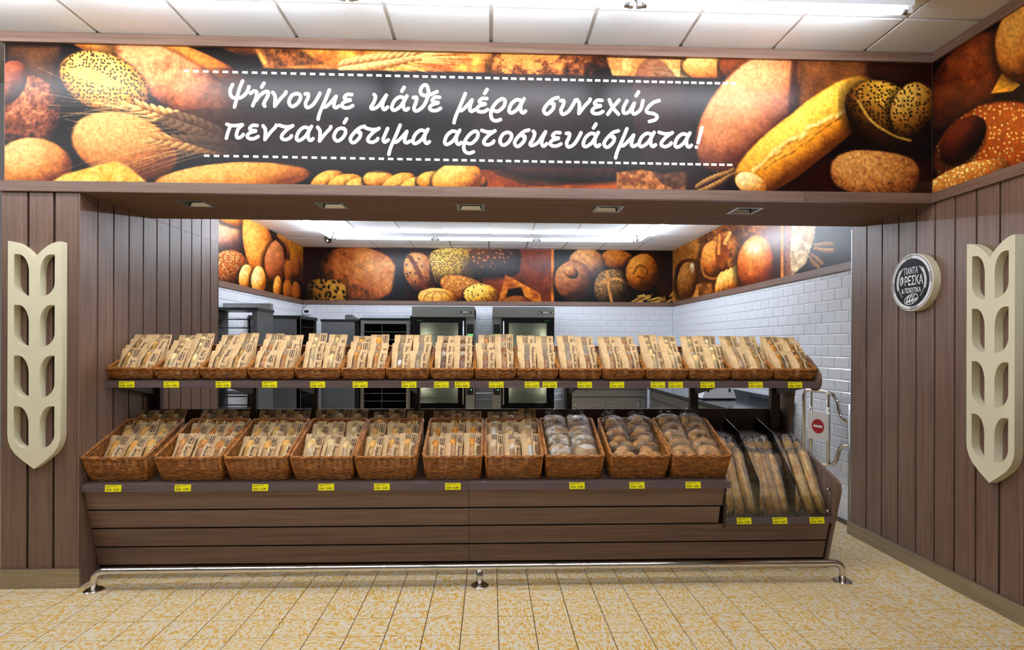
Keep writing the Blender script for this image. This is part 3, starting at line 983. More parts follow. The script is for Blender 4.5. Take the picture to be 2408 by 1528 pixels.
def paint_kitchen_right(P):
    P.poly([(1570, 300), (1645, 300), (1645, 740), (1570, 740)], (176, 118, 48), 2, .5, 16, 1, (206, 152, 80))
    P.loaf(1622, 640, 36, 34, 0, (60, 26, 10), (80, 38, 16), (110, 56, 22), alpha=.85)
    P.loaf(1615, 662, 24, 48, 4, (90, 50, 16), (160, 104, 40), (206, 156, 86), nz=.5, ns=5)
    P.loaf(1628, 630, 7, 16, 0, (170, 130, 90), (210, 180, 140), (240, 224, 196), nz=.5, ns=5, soft=.4)
    P.poly([(1643, 300), (1840, 300), (1840, 740), (1643, 740)], (96, 52, 24), 2, .6, 12, 1, (190, 130, 66))
    for i in range(150):
        a = random.Random(i + 400)
        x0, y0 = a.uniform(1645, 1838), a.uniform(400, 618)
        dx, dy = a.uniform(-26, 26), a.uniform(-14, 14)
        P.stroke([(x0, y0), (x0 + dx * .5 + a.uniform(-5, 5), y0 + dy * .5 + a.uniform(-4, 4)), (x0 + dx, y0 + dy)], a.uniform(.6, 1.2), ((244, 206, 140), (200, 150, 84), (70, 36, 14))[i % 3], .8, True)
    P.loaf(1820, 590, 40, 70, 0, (60, 34, 40), (90, 54, 52), (140, 90, 80), alpha=.8)
    P.loaf(1678, 610, 32, 46, 0, (80, 38, 14), (176, 104, 44), (240, 180, 100), ns=10)
    P.poly([(1682, 590), (1692, 540), (1706, 570), (1716, 600), (1700, 635), (1684, 620)], (150, 84, 34), 3, .2, 10)
    P.stroke([(1716, 548), (1704, 572)], 4, (240, 190, 120), .9)
    P.stroke([(1692, 552), (1690, 596)], 3.5, (226, 170, 96), .8)
    P.stroke([(1648, 610), (1655, 645), (1680, 655), (1700, 640)], 3, (200, 140, 70), .8)
    for i in range(5):
        P.loaf(1692 + i * 11, 666 - i * 5, 9, 30, 14, (150, 86, 26), (232, 168, 84), (255, 220, 140), ns=6)
    P.loaf(1776, 620, 44, 70, 4, (110, 44, 10), (206, 122, 50), (244, 190, 120), ns=14, ld=(-.1, -.75))
    P.loaf(1776, 588, 30, 26, 0, (230, 180, 120), (250, 230, 200), (255, 252, 250), soft=.9, alpha=.8)
    P.stroke([(1775, 570), (1766, 605), (1764, 645)], 1.2, (236, 190, 130), .6)
    P.poly([(1836, 300), (1843, 300), (1843, 740), (1836, 740)], (236, 166, 90), 2)
    P.poly([(1843, 300), (2100, 300), (2100, 740), (1843, 740)], (84, 74, 84), 2, .3, 60, 1, (40, 34, 44))
    P.poly([(1843, 380), (1868, 380), (1872, 700), (1843, 700)], (196, 140, 110), 14, .2, 20, .8)
    P.poly([(1868, 400), (1930, 400), (1915, 560), (1895, 620), (1862, 648), (1858, 600)], (206, 176, 140), 3, .3, 8, 1, (246, 226, 196))
    P.ear(1960, 582, 1915, 580, 12, (236, 206, 150))
    P.ear(1930, 625, 1905, 600, 11, (230, 196, 140))


def printed_sheet(name, fn, u, v, painter, parent=None):
    """flat sheet; u, v: 1D arrays of sheet coordinates, fn(u, v) -> world point"""
    nu, nv = len(u), len(v)
    U, V = np.meshgrid(u, v)
    X, Y, Z = fn(U, V)
    X, Y, Z = (np.broadcast_to(a, U.shape).astype(float) for a in (X, Y, Z))
    PX, PY = measure(X, Y, Z)
    P = Paint(PX, PY, (30, 16, 12))
    painter(P)
    me = bpy.data.meshes.new(name)
    co = np.stack([X, Y, Z], -1).reshape(-1, 3)
    me.vertices.add(len(co))
    me.vertices.foreach_set('co', co.ravel())
    i = np.arange(nu * nv).reshape(nv, nu)
    q = np.stack([i[:-1, :-1], i[:-1, 1:], i[1:, 1:], i[1:, :-1]], -1).reshape(-1, 4)
    me.loops.add(q.size)
    me.loops.foreach_set('vertex_index', q.ravel().astype(np.int32))
    me.polygons.add(len(q))
    me.polygons.foreach_set('loop_start', np.arange(0, q.size, 4, dtype=np.int32))
    me.update(calc_edges=True)
    a = me.color_attributes.new('print', 'FLOAT_COLOR', 'POINT')
    grain = fbm(PX, PY, 5.0, 991, 3) - .5
    c = np.clip(P.C * (1 + .34 * grain[..., None]), 0, 1) ** 1.5
    c = np.where(c <= .04045, c / 12.92, ((c + .055) / 1.055) ** 2.4).reshape(-1, 3)
    a.data.foreach_set('color', np.concatenate([c, np.ones((len(c), 1))], 1).ravel().astype(np.float32))
    return link(name, me, 'print', parent)


# ================================================================== STRUCTURE
# ---- floor: every tile in view is a tile of its own
TS, FX0, FY0 = .195, -2.096, .141
floor = struct(bx('floor', 'floor_grout', None, -7.0, 3.2, -7.0, 6.0, -.06, -.004), 'cream and ochre flecked square floor tiles')
tile_me = MB()
g, gx = .0009, .0021
hx, hy = TS / 2 - gx, TS / 2 - g
tile_me.add([(-hx, -hy, -.004), (hx, -hy, -.004), (hx, hy, -.004), (-hx, hy, -.004),
             (-hx + .001, -hy + .001, 0), (hx - .001, -hy + .001, 0), (hx - .001, hy - .001, 0), (-hx + .001, hy - .001, 0)],
            [(4, 5, 6, 7), (0, 1, 5, 4), (1, 2, 6, 5), (2, 3, 7, 6), (3, 0, 4, 7)])
tile_me = tile_me.mesh('floor_tile')
far = MB()
for n in range(-25, 27):
    for k in range(-30, 36):
        x, y = FX0 + TS * (n + .5), FY0 - TS * (k + .5)
        if x > 3.05 or y > 5.8:
            continue
        near = (-1.15 < y < .22 and -3.0 < x < 3.05) or (.2 < y < 1.5 and 2.2 < x < 3.05)
        if near:
            put(link('tile', tile_me, 'floor_tile', floor), (x, y, 0))
        else:
            far.add([(x - hx, y - hy, -.0005), (x + hx, y - hy, -.0005), (x + hx, y + hy, -.0005), (x - hx, y + hy, -.0005)], [(0, 1, 2, 3)])
far.build('tile_field', 'floor_tile', floor, kind='stuff')


# ---- ceilings with lay-in panels between grid bars
def panel_mesh(w, d, z):
    e = .010
    b = MB().box(-w / 2, w / 2, -d / 2, d / 2, 0, .02)
    return b.mesh('ceiling_panel')


ceil = struct(bx('ceiling', 'ceil_bar', None, -7.0, 3.2, -7.0, 0.75, ZC + .007, ZC + .08), 'suspended white panel ceiling of the shop')
CX0, GAP = -2.405, .024
cols = [CX0 + .601 * k for k in range(-8, 10)]
rows = [0.0, -.365, -.966, -1.567]
for j in range(3):
    for i in range(len(cols) - 1):
        x0, x1, y0, y1 = cols[i] + GAP / 2, cols[i + 1] - GAP / 2, rows[j + 1] + GAP / 2, rows[j] - (GAP / 2 if j else 0)
        if x0 > XR or x1 < -3.7:
            continue
        x1 = min(x1, XR)
        o = MB().box(-(x1 - x0) / 2, (x1 - x0) / 2, -(y1 - y0) / 2, (y1 - y0) / 2, 0, .014).build('ceiling_panel', 'ceiling', ceil)
        put(o, ((x0 + x1) / 2, (y0 + y1) / 2, ZC - .003))
rest = MB()
for i in range(len(cols) - 1):
    for j in range(10):
        y1 = -1.567 - .601 * j - GAP / 2
        x0, x1 = cols[i] + GAP / 2, min(cols[i + 1] - GAP / 2, XR)
        if x1 > x0:
            rest.box(x0, x1, y1 - .577, y1, ZC - .003, ZC + .010)
for i in range(len(cols) - 1):
    if cols[i + 1] < -3.7:
        rest.box(cols[i] + GAP / 2, cols[i + 1] - GAP / 2, -1.555, 0, ZC - .003, ZC + .010)
rest.build('panel_field', 'ceiling', ceil, kind='stuff')

kceil = struct(bx('ceiling_bakery', 'ceil_bar', None, XKL - .1, XKR + .1, .76, YK + .1, ZK + .003, ZK + .08), 'white panel ceiling over the bakery')
kcols = [XKL] + [-2.446 + .605 * k for k in range(0, 10)]
kcols = [c for c in kcols if c < XKR] + [XKR]
krows = [YK] + [5.66 - .603 * k for k in range(0, 9)]
krest = MB()
for j in range(len(krows) - 1):
    for i in range(len(kcols) - 1):
        x0, x1, y0, y1 = kcols[i] + .011, kcols[i + 1] - .011, krows[j + 1] + .011, krows[j] - .011
        if y0 > 3.0:
            o = MB().box(-(x1 - x0) / 2, (x1 - x0) / 2, -(y1 - y0) / 2, (y1 - y0) / 2, 0, .012).build('ceiling_panel', 'ceiling_white', kceil)
            put(o, ((x0 + x1) / 2, (y0 + y1) / 2, ZK - .008))
        else:
            krest.box(x0, x1, max(y0, .78), max(y1, .79), ZK - .008, ZK + .004)
krest.build('panel_field', 'ceiling_white', kceil, kind='stuff')

# ---- fascia wall over the opening
SPOTS = (-1.955, -1.06, -.135, .80, 1.745)
SPY, SPH = .275, .075
wfm = MB().box(XPIL, XR + .2, .03, YS, ZS + .11, ZC)
wfm.box(XPIL, XR + .2, .03, SPY - SPH, ZS, ZS + .11).box(XPIL, XR + .2, SPY + SPH, YS, ZS, ZS + .11)
edges_ = [XPIL] + [c for xc in SPOTS for c in (xc - SPH, xc + SPH)] + [XR + .2]
for i in range(0, len(edges_), 2):
    wfm.box(edges_[i], edges_[i + 1], SPY - SPH, SPY + SPH, ZS, ZS + .11)
wf = struct(wfm.build('wall_front', 'wood_soffit'), 'brown laminate fascia and soffit over the bakery opening')


def trim(n, label, *b, mat='wood_h'):
    return struct(bx('trim_%d' % n, mat, None, *b), label)


trim(1, 'brown laminate strip along the top of the big banner', XPIL, XR - .02, -.002, .03, 3.333, ZC - .004)
trim(2, 'brown laminate strip under the big banner, left length', XPIL - .01, -.303, -.002, .035, 2.424, 2.487)
trim(3, 'brown laminate strip under the big banner, middle length', -.301, 2.005, -.002, .035, 2.424, 2.487)
trim(4, 'brown laminate strip under the big banner, right length', 2.007, XR - .02, -.002, .035, 2.424, 2.487)
trim(5, 'brown laminate strip along the top of the side banner', XR - .02, XR + .01, -2.6, .03, 3.333, ZC - .004, mat='wood_y')
trim(6, 'brown laminate strip under the side banner', XR - .02, XR + .01, -2.6, .03, 2.424, 2.487, mat='wood_y')

# ---- wood-clad walls: every board is a board of its own
wl = struct(MB().box(XPIL, XL - .014, .030, 1.80, 0, ZS).box(XPIL, XL - .014, .76, 1.80, ZS, ZK).build('wall_left', 'groove'), 'brown vertical board cladding of the left pillar and side wall')
GR = .0135
fb = [XPIL, -2.827, -2.673, -2.531]
for i in range(3):
    a, b = fb[i] + (0 if i == 0 else GR / 2 + .001), fb[i + 1] - (GR / 2 + .001 if i < 2 else .0015)
    bx('board', 'wood_v', wl, a, b, .015, .031, 0, ZS)
bx('corner_strip', 'wood_v', wl, -2.529, XL, .013, .0165, 0, ZS)
sb = [.0165, .175, .331, .494, .658, .828, .9985, 1.168, 1.333, 1.494, 1.657, 1.814]
for i in range(len(sb) - 1):
    a, b = sb[i] + (GR / 2 if i else 0), sb[i + 1] - GR / 2
    bx('board', 'wood_v', wl, XL - .0145, XL, a, b, 0, ZS - .001)
    if b > YS:
        bx('board', 'wood_v', wl, XL - .0145, XL - .0005, max(a, YS + .002), b, ZS + .001, ZK - .002)
bx('end_board', 'wood_v', wl, XPIL, XL, 1.80, 1.815, 0, ZK - .002)

wr = struct(MB().box(XR + .0145, XKR + .15, -3.2, .845, 0, ZC - .002).build('wall_right', 'groove'), 'brown vertical board cladding of the right side wall')
rb = [.853, .667, .495, .325, .157, -.005, -.165, -.322, -.479, -.634, -.79, -.946, -1.102, -1.258, -1.414, -1.57]
for i in range(len(rb) - 1):
    a, b = rb[i + 1] + GR / 2, rb[i] - (GR / 2 if i else .012)
    bx('board', 'wood_v', wr, XR, XR + .0155, a, b, 0, ZS + .02)
bx('board_field', 'wood_v', wr, XR, XR + .0155, -3.2, -1.58, 0, ZS + .02)
bx('end_strip', 'steel', wr, XR - .001, XKR + .1, .843, .855, 0, ZS)

struct(bx('baseboard_left', 'baseboard', None, XPIL - .02, XL + .011, 0.0, .015, 0, .118), 'brushed steel plinth along the left pillar')
struct(bx('baseboard_right', 'baseboard', None, XR - .018, XR, -3.2, .872, 0, .105), 'brushed steel plinth along the right wood wall')

# ---- white tiled bakery walls
TW, TH, BV = .2, .1, .0045


def wall_tile_mesh(w, h, sgn, axis):
    a, b = w / 2 - .001, h / 2 - .001
    q = [(-a, -b, 0), (a, -b, 0), (a, b, 0), (-a, b, 0)]
    e = .007
    q += [(-a + e, -b + e, BV), (a - e, -b + e, BV), (a - e, b - e, BV), (-a + e, b - e, BV)]
    fn = (lambda p: (p[0], -p[2], p[1])) if axis == 'Y' else (lambda p: (sgn * p[2], p[0], p[1]))
    return MB().add([fn(p) for p in q], [(4, 5, 6, 7), (0, 1, 5, 4), (1, 2, 6, 5), (2, 3, 7, 6), (3, 0, 4, 7)]).mesh('wall_tile')


def tiled(wall, axis, pos, a0, a1, z1, sgn, near, start=0.0):
    cache = {}
    field = MB()
    nrow = int(math.ceil(z1 / TH))
    for r in range(nrow):
        z0, zt = r * TH, min((r + 1) * TH, z1)
        x = a0 - (TW / 2 if r % 2 else 0) - start
        while x < a1:
            p0, p1 = max(x, a0), min(x + TW, a1)
            x += TW
            if p1 - p0 < .03 or zt - z0 < .02:
                continue
            c, zc = (p0 + p1) / 2, (z0 + zt) / 2
            key = (round(p1 - p0, 3), round(zt - z0, 3))
            if key not in cache:
                cache[key] = wall_tile_mesh(*key, sgn, axis)
            loc = (c, pos, zc) if axis == 'Y' else (pos, c, zc)
            if near(c, zc):
                put(link('tile', cache[key], 'white_tile', wall), loc)
            else:
                me = cache[key]
                field.add([tuple(Vector(v.co) + Vector(loc)) for v in me.vertices], [tuple(p.vertices) for p in me.polygons])
    if field.v:
        field.build('tile_field', 'white_tile', wall, kind='stuff')


ZB = 2.142      # top of the tiles, under the picture strip
wb = struct(bx('wall_back', 'grout', None, XKL - .1, XKR + .1, YK, YK + .1, 0, ZK), 'white metro tiled back wall of the bakery')
tiled(wb, 'Y', YK, XKL, XKR, ZB, 1, lambda c, z: (c > .95 and z > 1.35) or (-.25 < c < .1 and z > 1.0) or (z > 1.85 and c < .95) or (2.3 < c < 2.55 and z > .6))
wkl = struct(bx('wall_bakery_left', 'grout', None, XKL - .1, XKL, 1.82, YK, 0, ZK), 'white metro tiled left wall of the bakery')
tiled(wkl, 'X', XKL, 1.82, YK, ZB, 1, lambda c, z: c > 2.5 and z > 1.65 or (2.5 < c < 3.2 and z > 1.2))
wkr = struct(bx('wall_bakery_right', 'grout', None, XKR, XKR + .1, .86, YK, 0, ZK), 'white metro tiled right wall of the bakery')
tiled(wkr, 'X', XKR, .86, YK, ZB, -1, lambda c, z: (c < 2.4 and z < 2.2) or (c < 5.87 and z > 1.3) and not (c > 4.6 and z < 1.5))
struct(bx('trim_7', 'wood_y', None, XKL, XKL + .02, 1.82, YK, ZB, 2.208), 'brown strip under the bakery left picture')
struct(bx('trim_8', 'wood_h', None, XKL + .02, XKR - .02, YK - .02, YK, ZB, 2.208), 'brown strip under the bakery back picture')
struct(bx('trim_9', 'wood_y', None, XKR - .02, XKR, .86, YK, ZB, 2.208), 'brown strip under the bakery right picture')

# ================================================================== PRINTED BANNERS AND SIGNS
ban = thing('banner', 'long bread photo banner with white Greek script above the bakery opening', 'banner', (0, 0, 2.4))
YP = .021
u = np.linspace(XPIL + .012, XR - .004, 1400)
v = np.linspace(3.334, 2.486, 215)
pm = Matrix.Translation((0, 0, -2.4))


def reparent(o, root):
    """keep world-space mesh coordinates under a root that is not at the origin"""
    o.parent = root
    o.matrix_parent_inverse = root.matrix_world.inverted()
    return o


bpy.context.view_layer.update()
ban.location = (0, 0, 0)
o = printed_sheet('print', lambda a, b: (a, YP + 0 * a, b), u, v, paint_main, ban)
bx('board', 'black', ban, XPIL + .012, XR - .004, YP + .001, .0295, 2.487, 3.333)
for nm, uu, vv in LETTERS:
    mb = MB()
    for st in glyph_at(nm, uu, vv):
        brush(mb, st, 4.15, lambda p, q, h: tuple(onY(p, q, YP - .0004 - h)), .0016)
    mb.build('accent' if nm == 'tonos' else 'exclamation_mark' if nm == 'mark' else 'letter', 'ink_white', ban, True)
for (ua, va, ub, vb, n) in ((438, 167.0, 1724, 196.5, 62), (486, 366.0, 1716, 387.5, 59)):
    for i in range(n + 1):
        t = i / n
        t = t + .035 * math.sin(math.pi * t)
        cu_, cv_ = ua + (ub - ua) * t, va + (vb - va) * t
        p = [onY(cu_ + a, cv_ + b + a * .022, YP - .0012) for a, b in ((-6.4, -2.7), (6.4, -2.7), (6.4, 2.7), (-6.4, 2.7))]
        MB().add(p, [(3, 2, 1, 0)]).build('dash', 'dash_white', ban)

sban = thing('banner', 'bread photo banner turning along the right wall', 'banner')
u = np.linspace(.018, -1.5, 380)
printed_sheet('print', lambda a, b: (XR - .0005 + 0 * a, a, b), u, np.linspace(3.334, 2.486, 215), paint_right, sban)
bx('board', 'black', sban, XR, XR + .009, -2.6, .018, 2.487, 3.333)

kl = thing('picture_strip', 'bread picture strip on the left wall of the bakery', 'picture')
printed_sheet('print', lambda a, b: (XKL + .012 + 0 * a, a, b), np.linspace(1.9, YK - .001, 300), np.linspace(ZK - .009, 2.208, 170), paint_kitchen_left, kl)
bx('board', 'wall_paint', kl, XKL, XKL + .011, 1.9, YK, 2.208, ZK - .009)
kb = thing('picture_strip', 'bread picture strip across the back wall of the bakery', 'picture')
printed_sheet('print', lambda a, b: (a, YK - .012 + 0 * a, b), np.linspace(XKL + .012, XKR - .012, 800), np.linspace(ZK - .009, 2.208, 130), paint_kitchen_back, kb)
bx('board', 'wall_paint', kb, XKL + .012, XKR - .012, YK - .011, YK, 2.208, ZK - .009)
kr = thing('picture_strip', 'bread picture strip on the right wall of the bakery', 'picture')
printed_sheet('print', lambda a, b: (XKR - .012 + 0 * a, a, b), np.linspace(.87, YK - .001, 480), np.linspace(ZK - .009, 2.208, 190), paint_kitchen_right, kr)
bx('board', 'wall_paint', kr, XKR - .011, XKR, .87, YK, 2.208, ZK - .009)

# ---- cream wheat-ear emblems
o = tag(link('wheat_emblem', EMBLEM3D, 'cream'), 'cream wheat ear emblem on the left pillar', 'emblem', 'cream wheat ear emblems')
put(o, (-2.751, -.0095, 2.113), (R(90), 0, 0))
o = tag(link('wheat_emblem', EMBLEM3D, 'cream'), 'cream wheat ear emblem on the right wood wall', 'emblem', 'cream wheat ear emblems')
put(o, (XR - .025, -.468, 2.102), (R(90), 0, R(-90)))

# ---- round sign
SY, SZ, SR = .137, 1.924, .192
sg = thing('round_sign', 'round black and white bakery sign with Greek words on the right wall', 'sign', (XR, SY, SZ), (R(90), 0, R(-90)))
# local x runs toward the viewer's right, y up, z out of the wall
MB().lathe([(0, .0), (SR, .0), (SR, .048), (SR - .003, .05)], 56).build('drum', 'cream', sg, False)


def disc(r0, r1, z, n=64, a0=0, a1=360):
    b = MB()
    for i in range(n):
        t0, t1 = R(a0 + (a1 - a0) * i / n), R(a0 + (a1 - a0) * (i + 1) / n)
        q = [(r1 * math.cos(t0), r1 * math.sin(t0), z), (r1 * math.cos(t1), r1 * math.sin(t1), z)]
        if r0 > 0:
            b.add(q + [(r0 * math.cos(t1), r0 * math.sin(t1), z), (r0 * math.cos(t0), r0 * math.sin(t0), z)], [(0, 1, 2, 3)])
        else:
            b.add(q + [(0, 0, z)], [(0, 1, 2)])
    return b


disc(0, SR - .003, .0502).build('face', 'sign_white', sg)
disc(SR - .012, SR - .008, .0506).build('outer_line', 'sign_black', sg)
disc(0, SR - .032, .0506).build('disc', 'sign_black', sg)
mb = MB()
for q in (8, 98, 188, 278):
    for i in range(-4, 5):
        a = R(q + i * 2.6)
        c, s = math.cos(a), math.sin(a)
        mb.add([(c * r - s * w, s * r + c * w, .0508) for r, w in ((SR - .031, -.0016), (SR - .011, -.0016), (SR - .011, .0016), (SR - .031, .0016))], [(0, 1, 2, 3)])
mb.build('tick', 'sign_black', sg, kind='stuff')
for s_, w_, h_, yy, of_ in (('ΠΑΝΤΑ', .122, .046, .080, .0008), ('ΦΡΕΣΚΑ', .212, .070, .014, .0018), ('& ΠΟΙΟΤΙΚΑ', .176, .036, -.052, .002)):
    me = text_mesh(s_, .1, 1.0, of_)
    xs_ = [v_.co.x for v_ in me.vertices]
    ys_ = [v_.co.y for v_ in me.vertices]
    kx, ky = w_ / (max(xs_) - min(xs_)), h_ / (max(ys_) - min(ys_))
    put(link('lettering', me, 'sign_white', sg), (-(max(xs_) + min(xs_)) / 2 * kx, yy - (max(ys_) + min(ys_)) / 2 * ky, .0511), None, (kx, ky, 1))
mb = MB()
fn = lambda p, q, h: (p, q, .0509 + h)
DR = .0007
for sx_ in (-1, 1):
    brush(mb, [(sx_ * .082, -.095), (sx_ * .110, -.055), (sx_ * .127, 0), (sx_ * .118, .052)], .0016, fn, DR)
    for i in range(10):
        a = R(-22 + i * 6.0)
        cx_, cy_ = sx_ * .127 * math.cos(a), .127 * math.sin(a) + .002
        for d_ in (-1, 1):
            ta = a + math.pi / 2 + d_ * .6
            brush(mb, [(cx_, cy_), (cx_ + sx_ * .016 * math.cos(ta), cy_ + .016 * math.sin(ta))], .0028, fn, DR)
    for i in range(5):
        brush(mb, [(sx_ * .114, .056), (sx_ * (.106 - .010 * i), .092 + .003 * i)], .0010, fn, DR)
brush(mb, [(.062 * math.cos(R(a)), -.112 + .032 * math.sin(R(a)) + .012 * math.cos(R(a))) for a in range(0, 361, 24)], .0024, fn, DR)
for i in range(3):
    brush(mb, [(-.036 + i * .024, -.134), (-.036 + i * .024, -.106), (-.016 + i * .024, -.086)], .0052 - .0008 * i, fn, DR)
for i in range(13):
    brush(mb, [(-.050 + i * .008, -.138 + .0014 * i), (-.045 + i * .008, -.124 + .0016 * i)], .0022, fn, DR)
mb.build('drawing', 'sign_white', sg, kind='stuff')


# ================================================================== LAMPS
def batten(name, label, grp, a, b, z, tube_mat, along='X', tubes=1):
    """white batten with bare tube(s) from a to b; z = ceiling height"""
    t = thing(name, label, 'lamp', (a[0], a[1], z), group=grp)
    L = math.hypot(b[0] - a[0], b[1] - a[1])
    t.rotation_euler = (0, 0, math.atan2(b[1] - a[1], b[0] - a[0]))
    MB().prism([(-.028, 0), (-.022, -.05), (.022, -.05), (.028, 0)], lambda p, q, h: (h, p, q), .004, L - .004).build('housing', 'lamp_body', t)
    for e in (.022, L - .022):
        MB().box(e - .012, e + .012, -.014, .014, -.088, -.05).build('lamp_holder', 'lamp_body', t)
    MB().tube([(.034, 0, -.075), (L - .034, 0, -.075)], .0135, 12).build('tube', tube_mat, t, True)
    for e in (.032, L - .062):
        MB().tube([(e, 0, -.075), (e + .03, 0, -.075)], .0142, 12).build('tube_cap', 'steel', t, True)

    return t


nshop = 0
for yrow in (-.555, -1.96):
    for k in range(5):
        x1 = 2.30 - 1.53 * k
        if yrow == -.555:
            lab = '%s bare tube batten from the right, along the ceiling edge of the shop' % ORD[k]
        else:
            lab = '%s tube batten from the right in the %s row out from the fascia' % (ORD[k], 'second')
        batten('tube_lamp', lab, 'shop tube battens', (x1 - 1.53, yrow), (x1, yrow), ZC - .003, 'tube_shop')
for k in range(3):
    batten('tube_lamp', '%s tube batten from the left across the bakery ceiling' % ORD[k], 'bakery tube battens', (-2.24 + 1.45 * k, 4.62), (-2.24 + 1.45 * (k + 1), 4.62), ZK - .008, 'tube_kitchen')
for sx_, wd in ((-2.25, 'left'), (2.14, 'right')):
    for k in range(2):
        batten('tube_lamp', 'tube batten running into the bakery on the %s, %s one' % (wd, ('rear', 'front')[k]), 'bakery tube battens', (sx_, 4.58 - 1.45 * k), (sx_, 4.58 - 1.45 * (k + 1)), ZK - .008, 'tube_kitchen')

# ---- square recessed spots in the soffit
for k, xc in enumerate(SPOTS):
    t = thing('downlight', '%s square recessed downlight from the left in the soffit' % ORD[k], 'lamp', (xc, SPY, ZS), group='square soffit downlights')
    a, b, c = .094, SPH - .001, .052
    MB().add([(-a, -a, -.003), (a, -a, -.003), (a, a, -.003), (-a, a, -.003), (-b, -b, -.004), (b, -b, -.004), (b, b, -.004), (-b, b, -.004), (-a, -a, 0), (a, -a, 0), (a, a, 0), (-a, a, 0)],
             [(4, 5, 1, 0), (5, 6, 2, 1), (6, 7, 3, 2), (7, 4, 0, 3), (0, 1, 9, 8), (1, 2, 10, 9), (2, 3, 11, 10), (3, 0, 8, 11)]).build('frame', 'steel', t)
    MB().add([(-b, -b, -.003), (b, -b, -.003), (b, b, -.003), (-b, b, -.003), (-c, -c, .085), (c, -c, .085), (c, c, .085), (-c, c, .085)],
             [(0, 4, 5, 1), (1, 5, 6, 2), (2, 6, 7, 3), (3, 7, 4, 0), (4, 7, 6, 5)]).build('housing', 'black_gloss', t)
    yb2 = lambda z: b - (b - c) * (z + .003) / .088 - .0008
    MB().add([(-b + .004, yb2(-.002), -.002), (b - .004, yb2(-.002), -.002), (b - .012, yb2(.022) - .004, .022), (-b + .012, yb2(.022) - .004, .022)], [(0, 1, 2, 3)]).build('reflector', 'reflector', t)
    MB().lathe([(.0, .05), (.03, .052), (.04, .07), (.044, .083)], 20).build('bulb', 'bulb', t, True)
    ld = bpy.data.lights.new('downlight', 'SPOT')
    ld.energy = DOWNLIGHT_W
    ld.spot_size = R(100)
    ld.spot_blend = .6
    ld.shadow_soft_size = .03
    ld.color = (1, .93, .82)
    lo = bpy.data.objects.new('spot_light', ld)
    COL.objects.link(lo)
    lo.parent = t
    lo.location = (0, 0, .02)
    lo.rotation_euler = (R(8), 0, 0)

# ---- security camera under the bakery ceiling
t = thing('dome_camera', 'small grey dome security camera under the bakery ceiling', 'camera', (-2.39, 4.95, ZK - .008))
MB().lathe([(.0, 0), (.058, 0), (.06, -.03), (.052, -.035)], 24).build('base', 'steel_dark', t, True)
MB().lathe([(.05, -.032), (.046, -.06), (.03, -.082), (0, -.09)], 24).build('dome', 'black_gloss', t, True)
MB().lathe([(0, 0), (.014, 0), (.014, .012), (0, .012)], 16, 'Y', (0, -.05, -.062)).build('lens', 'white', t)


# ================================================================== DISPLAY COUNTER
dc = thing('display_counter', 'long brown two-tier bread display counter with slatted front', 'counter')
XCR = 2.29              # right end of the counter
LIPX = 1.549            # where the basket deck ends and the baguette bay begins
SEAM = -.133
# slatted front: four boards leaning in toward the floor, the lower two run on under the baguette bay
f_pts = [(.045, .580), (.077, .458), (.112, .333), (.152, .201), (.186, .072)]
for i in range(4):
    (ya, za), (yb, zb) = f_pts[i], f_pts[i + 1]
    dz = .010
    ends = [(XL + .004, SEAM - .0012, za), (SEAM + .0012, (LIPX - .035 + .012 * -i) if i < 2 else XCR - .04, za)]
    for x0, x1, zs in ends:
        k = (yb - ya) / (za - zb)
        za2, zb2 = zs - (dz if i else 0), zb
        y_a, y_b = ya + (za - za2) * k, yb
        prof = [(y_a, za2), (y_b, zb2), (y_b + .018, zb2), (y_a + .018, za2)]
        MB().prism(prof, lambda p, q, h: (h, p, q), x0, x1).build('front_board', 'wood_h', dc)
MB().prism([(.062, .585), (.206, .03), (.30, .03), (.30, .60)], lambda p, q, h: (h, p, q), XL + .002, LIPX - .06).build('carcass', 'groove', dc)
MB().prism([(.135, .335), (.206, .03), (.30, .03), (.30, .34)], lambda p, q, h: (h, p, q), LIPX - .06, XCR - .03).build('bay_carcass', 'groove', dc)
bx('toe_board', 'dark_wood', dc, XL + .01, XCR - .03, .215, .232, 0, .07)
bx('back_carcass', 'dark_wood', dc, XL + .01, XCR - .03, .79, .81, 0, 1.005)
# lip of the lower deck, in two lengths
for x0, x1 in ((XL + .003, SEAM - .001), (SEAM + .001, LIPX)):
    MB().prism([(.024, .582), (.030, .624), (.075, .632), (.075, .60), (.045, .582)], lambda p, q, h: (h, p, q), x0, x1).build('deck_lip', 'lip', dc)
# sloping deck under the baskets
MB().prism([(.075, .606), (.075, .628), (.79, .872), (.79, .85)], lambda p, q, h: (h, p, q), XL + .003, LIPX).build('deck', 'dark_wood', dc)
bx('bay_side', 'dark_wood', dc, LIPX - .016, LIPX, .10, .79, .30, .62)
# baguette bay: lip, sloping bed, back panel
MB().prism([(.108, .322), (.118, .364), (.21, .370), (.21, .322)], lambda p, q, h: (h, p, q), LIPX + .006, XCR - .022).build('bay_lip', 'lip', dc)
MB().prism([(.20, .335), (.20, .358), (.545, .83), (.79, .86), (.79, .84), (.56, .81)], lambda p, q, h: (h, p, q), LIPX, XCR - .022).build('bay_bed', 'dark_wood', dc)
MB().prism([(.775, .84), (.790, 1.005), (.80, 1.005), (.80, .84)], lambda p, q, h: (h, p, q), 1.60, XCR - .022).build('bay_back', 'dark_wood', dc)
# right end gable with the leaning upright above it
MB().prism([(.205, 0), (.040, .555), (.052, .600), (.095, .624), (.69, .826), (.607, 1.19), (.83, 1.19), (.83, 0)], lambda p, q, h: (h, p, q), XCR - .022, XCR).build('gable', 'wood_v', dc)
bx('gable_foot', 'steel', dc, XCR - .03, XCR + .006, .19, .26, 0, .012)
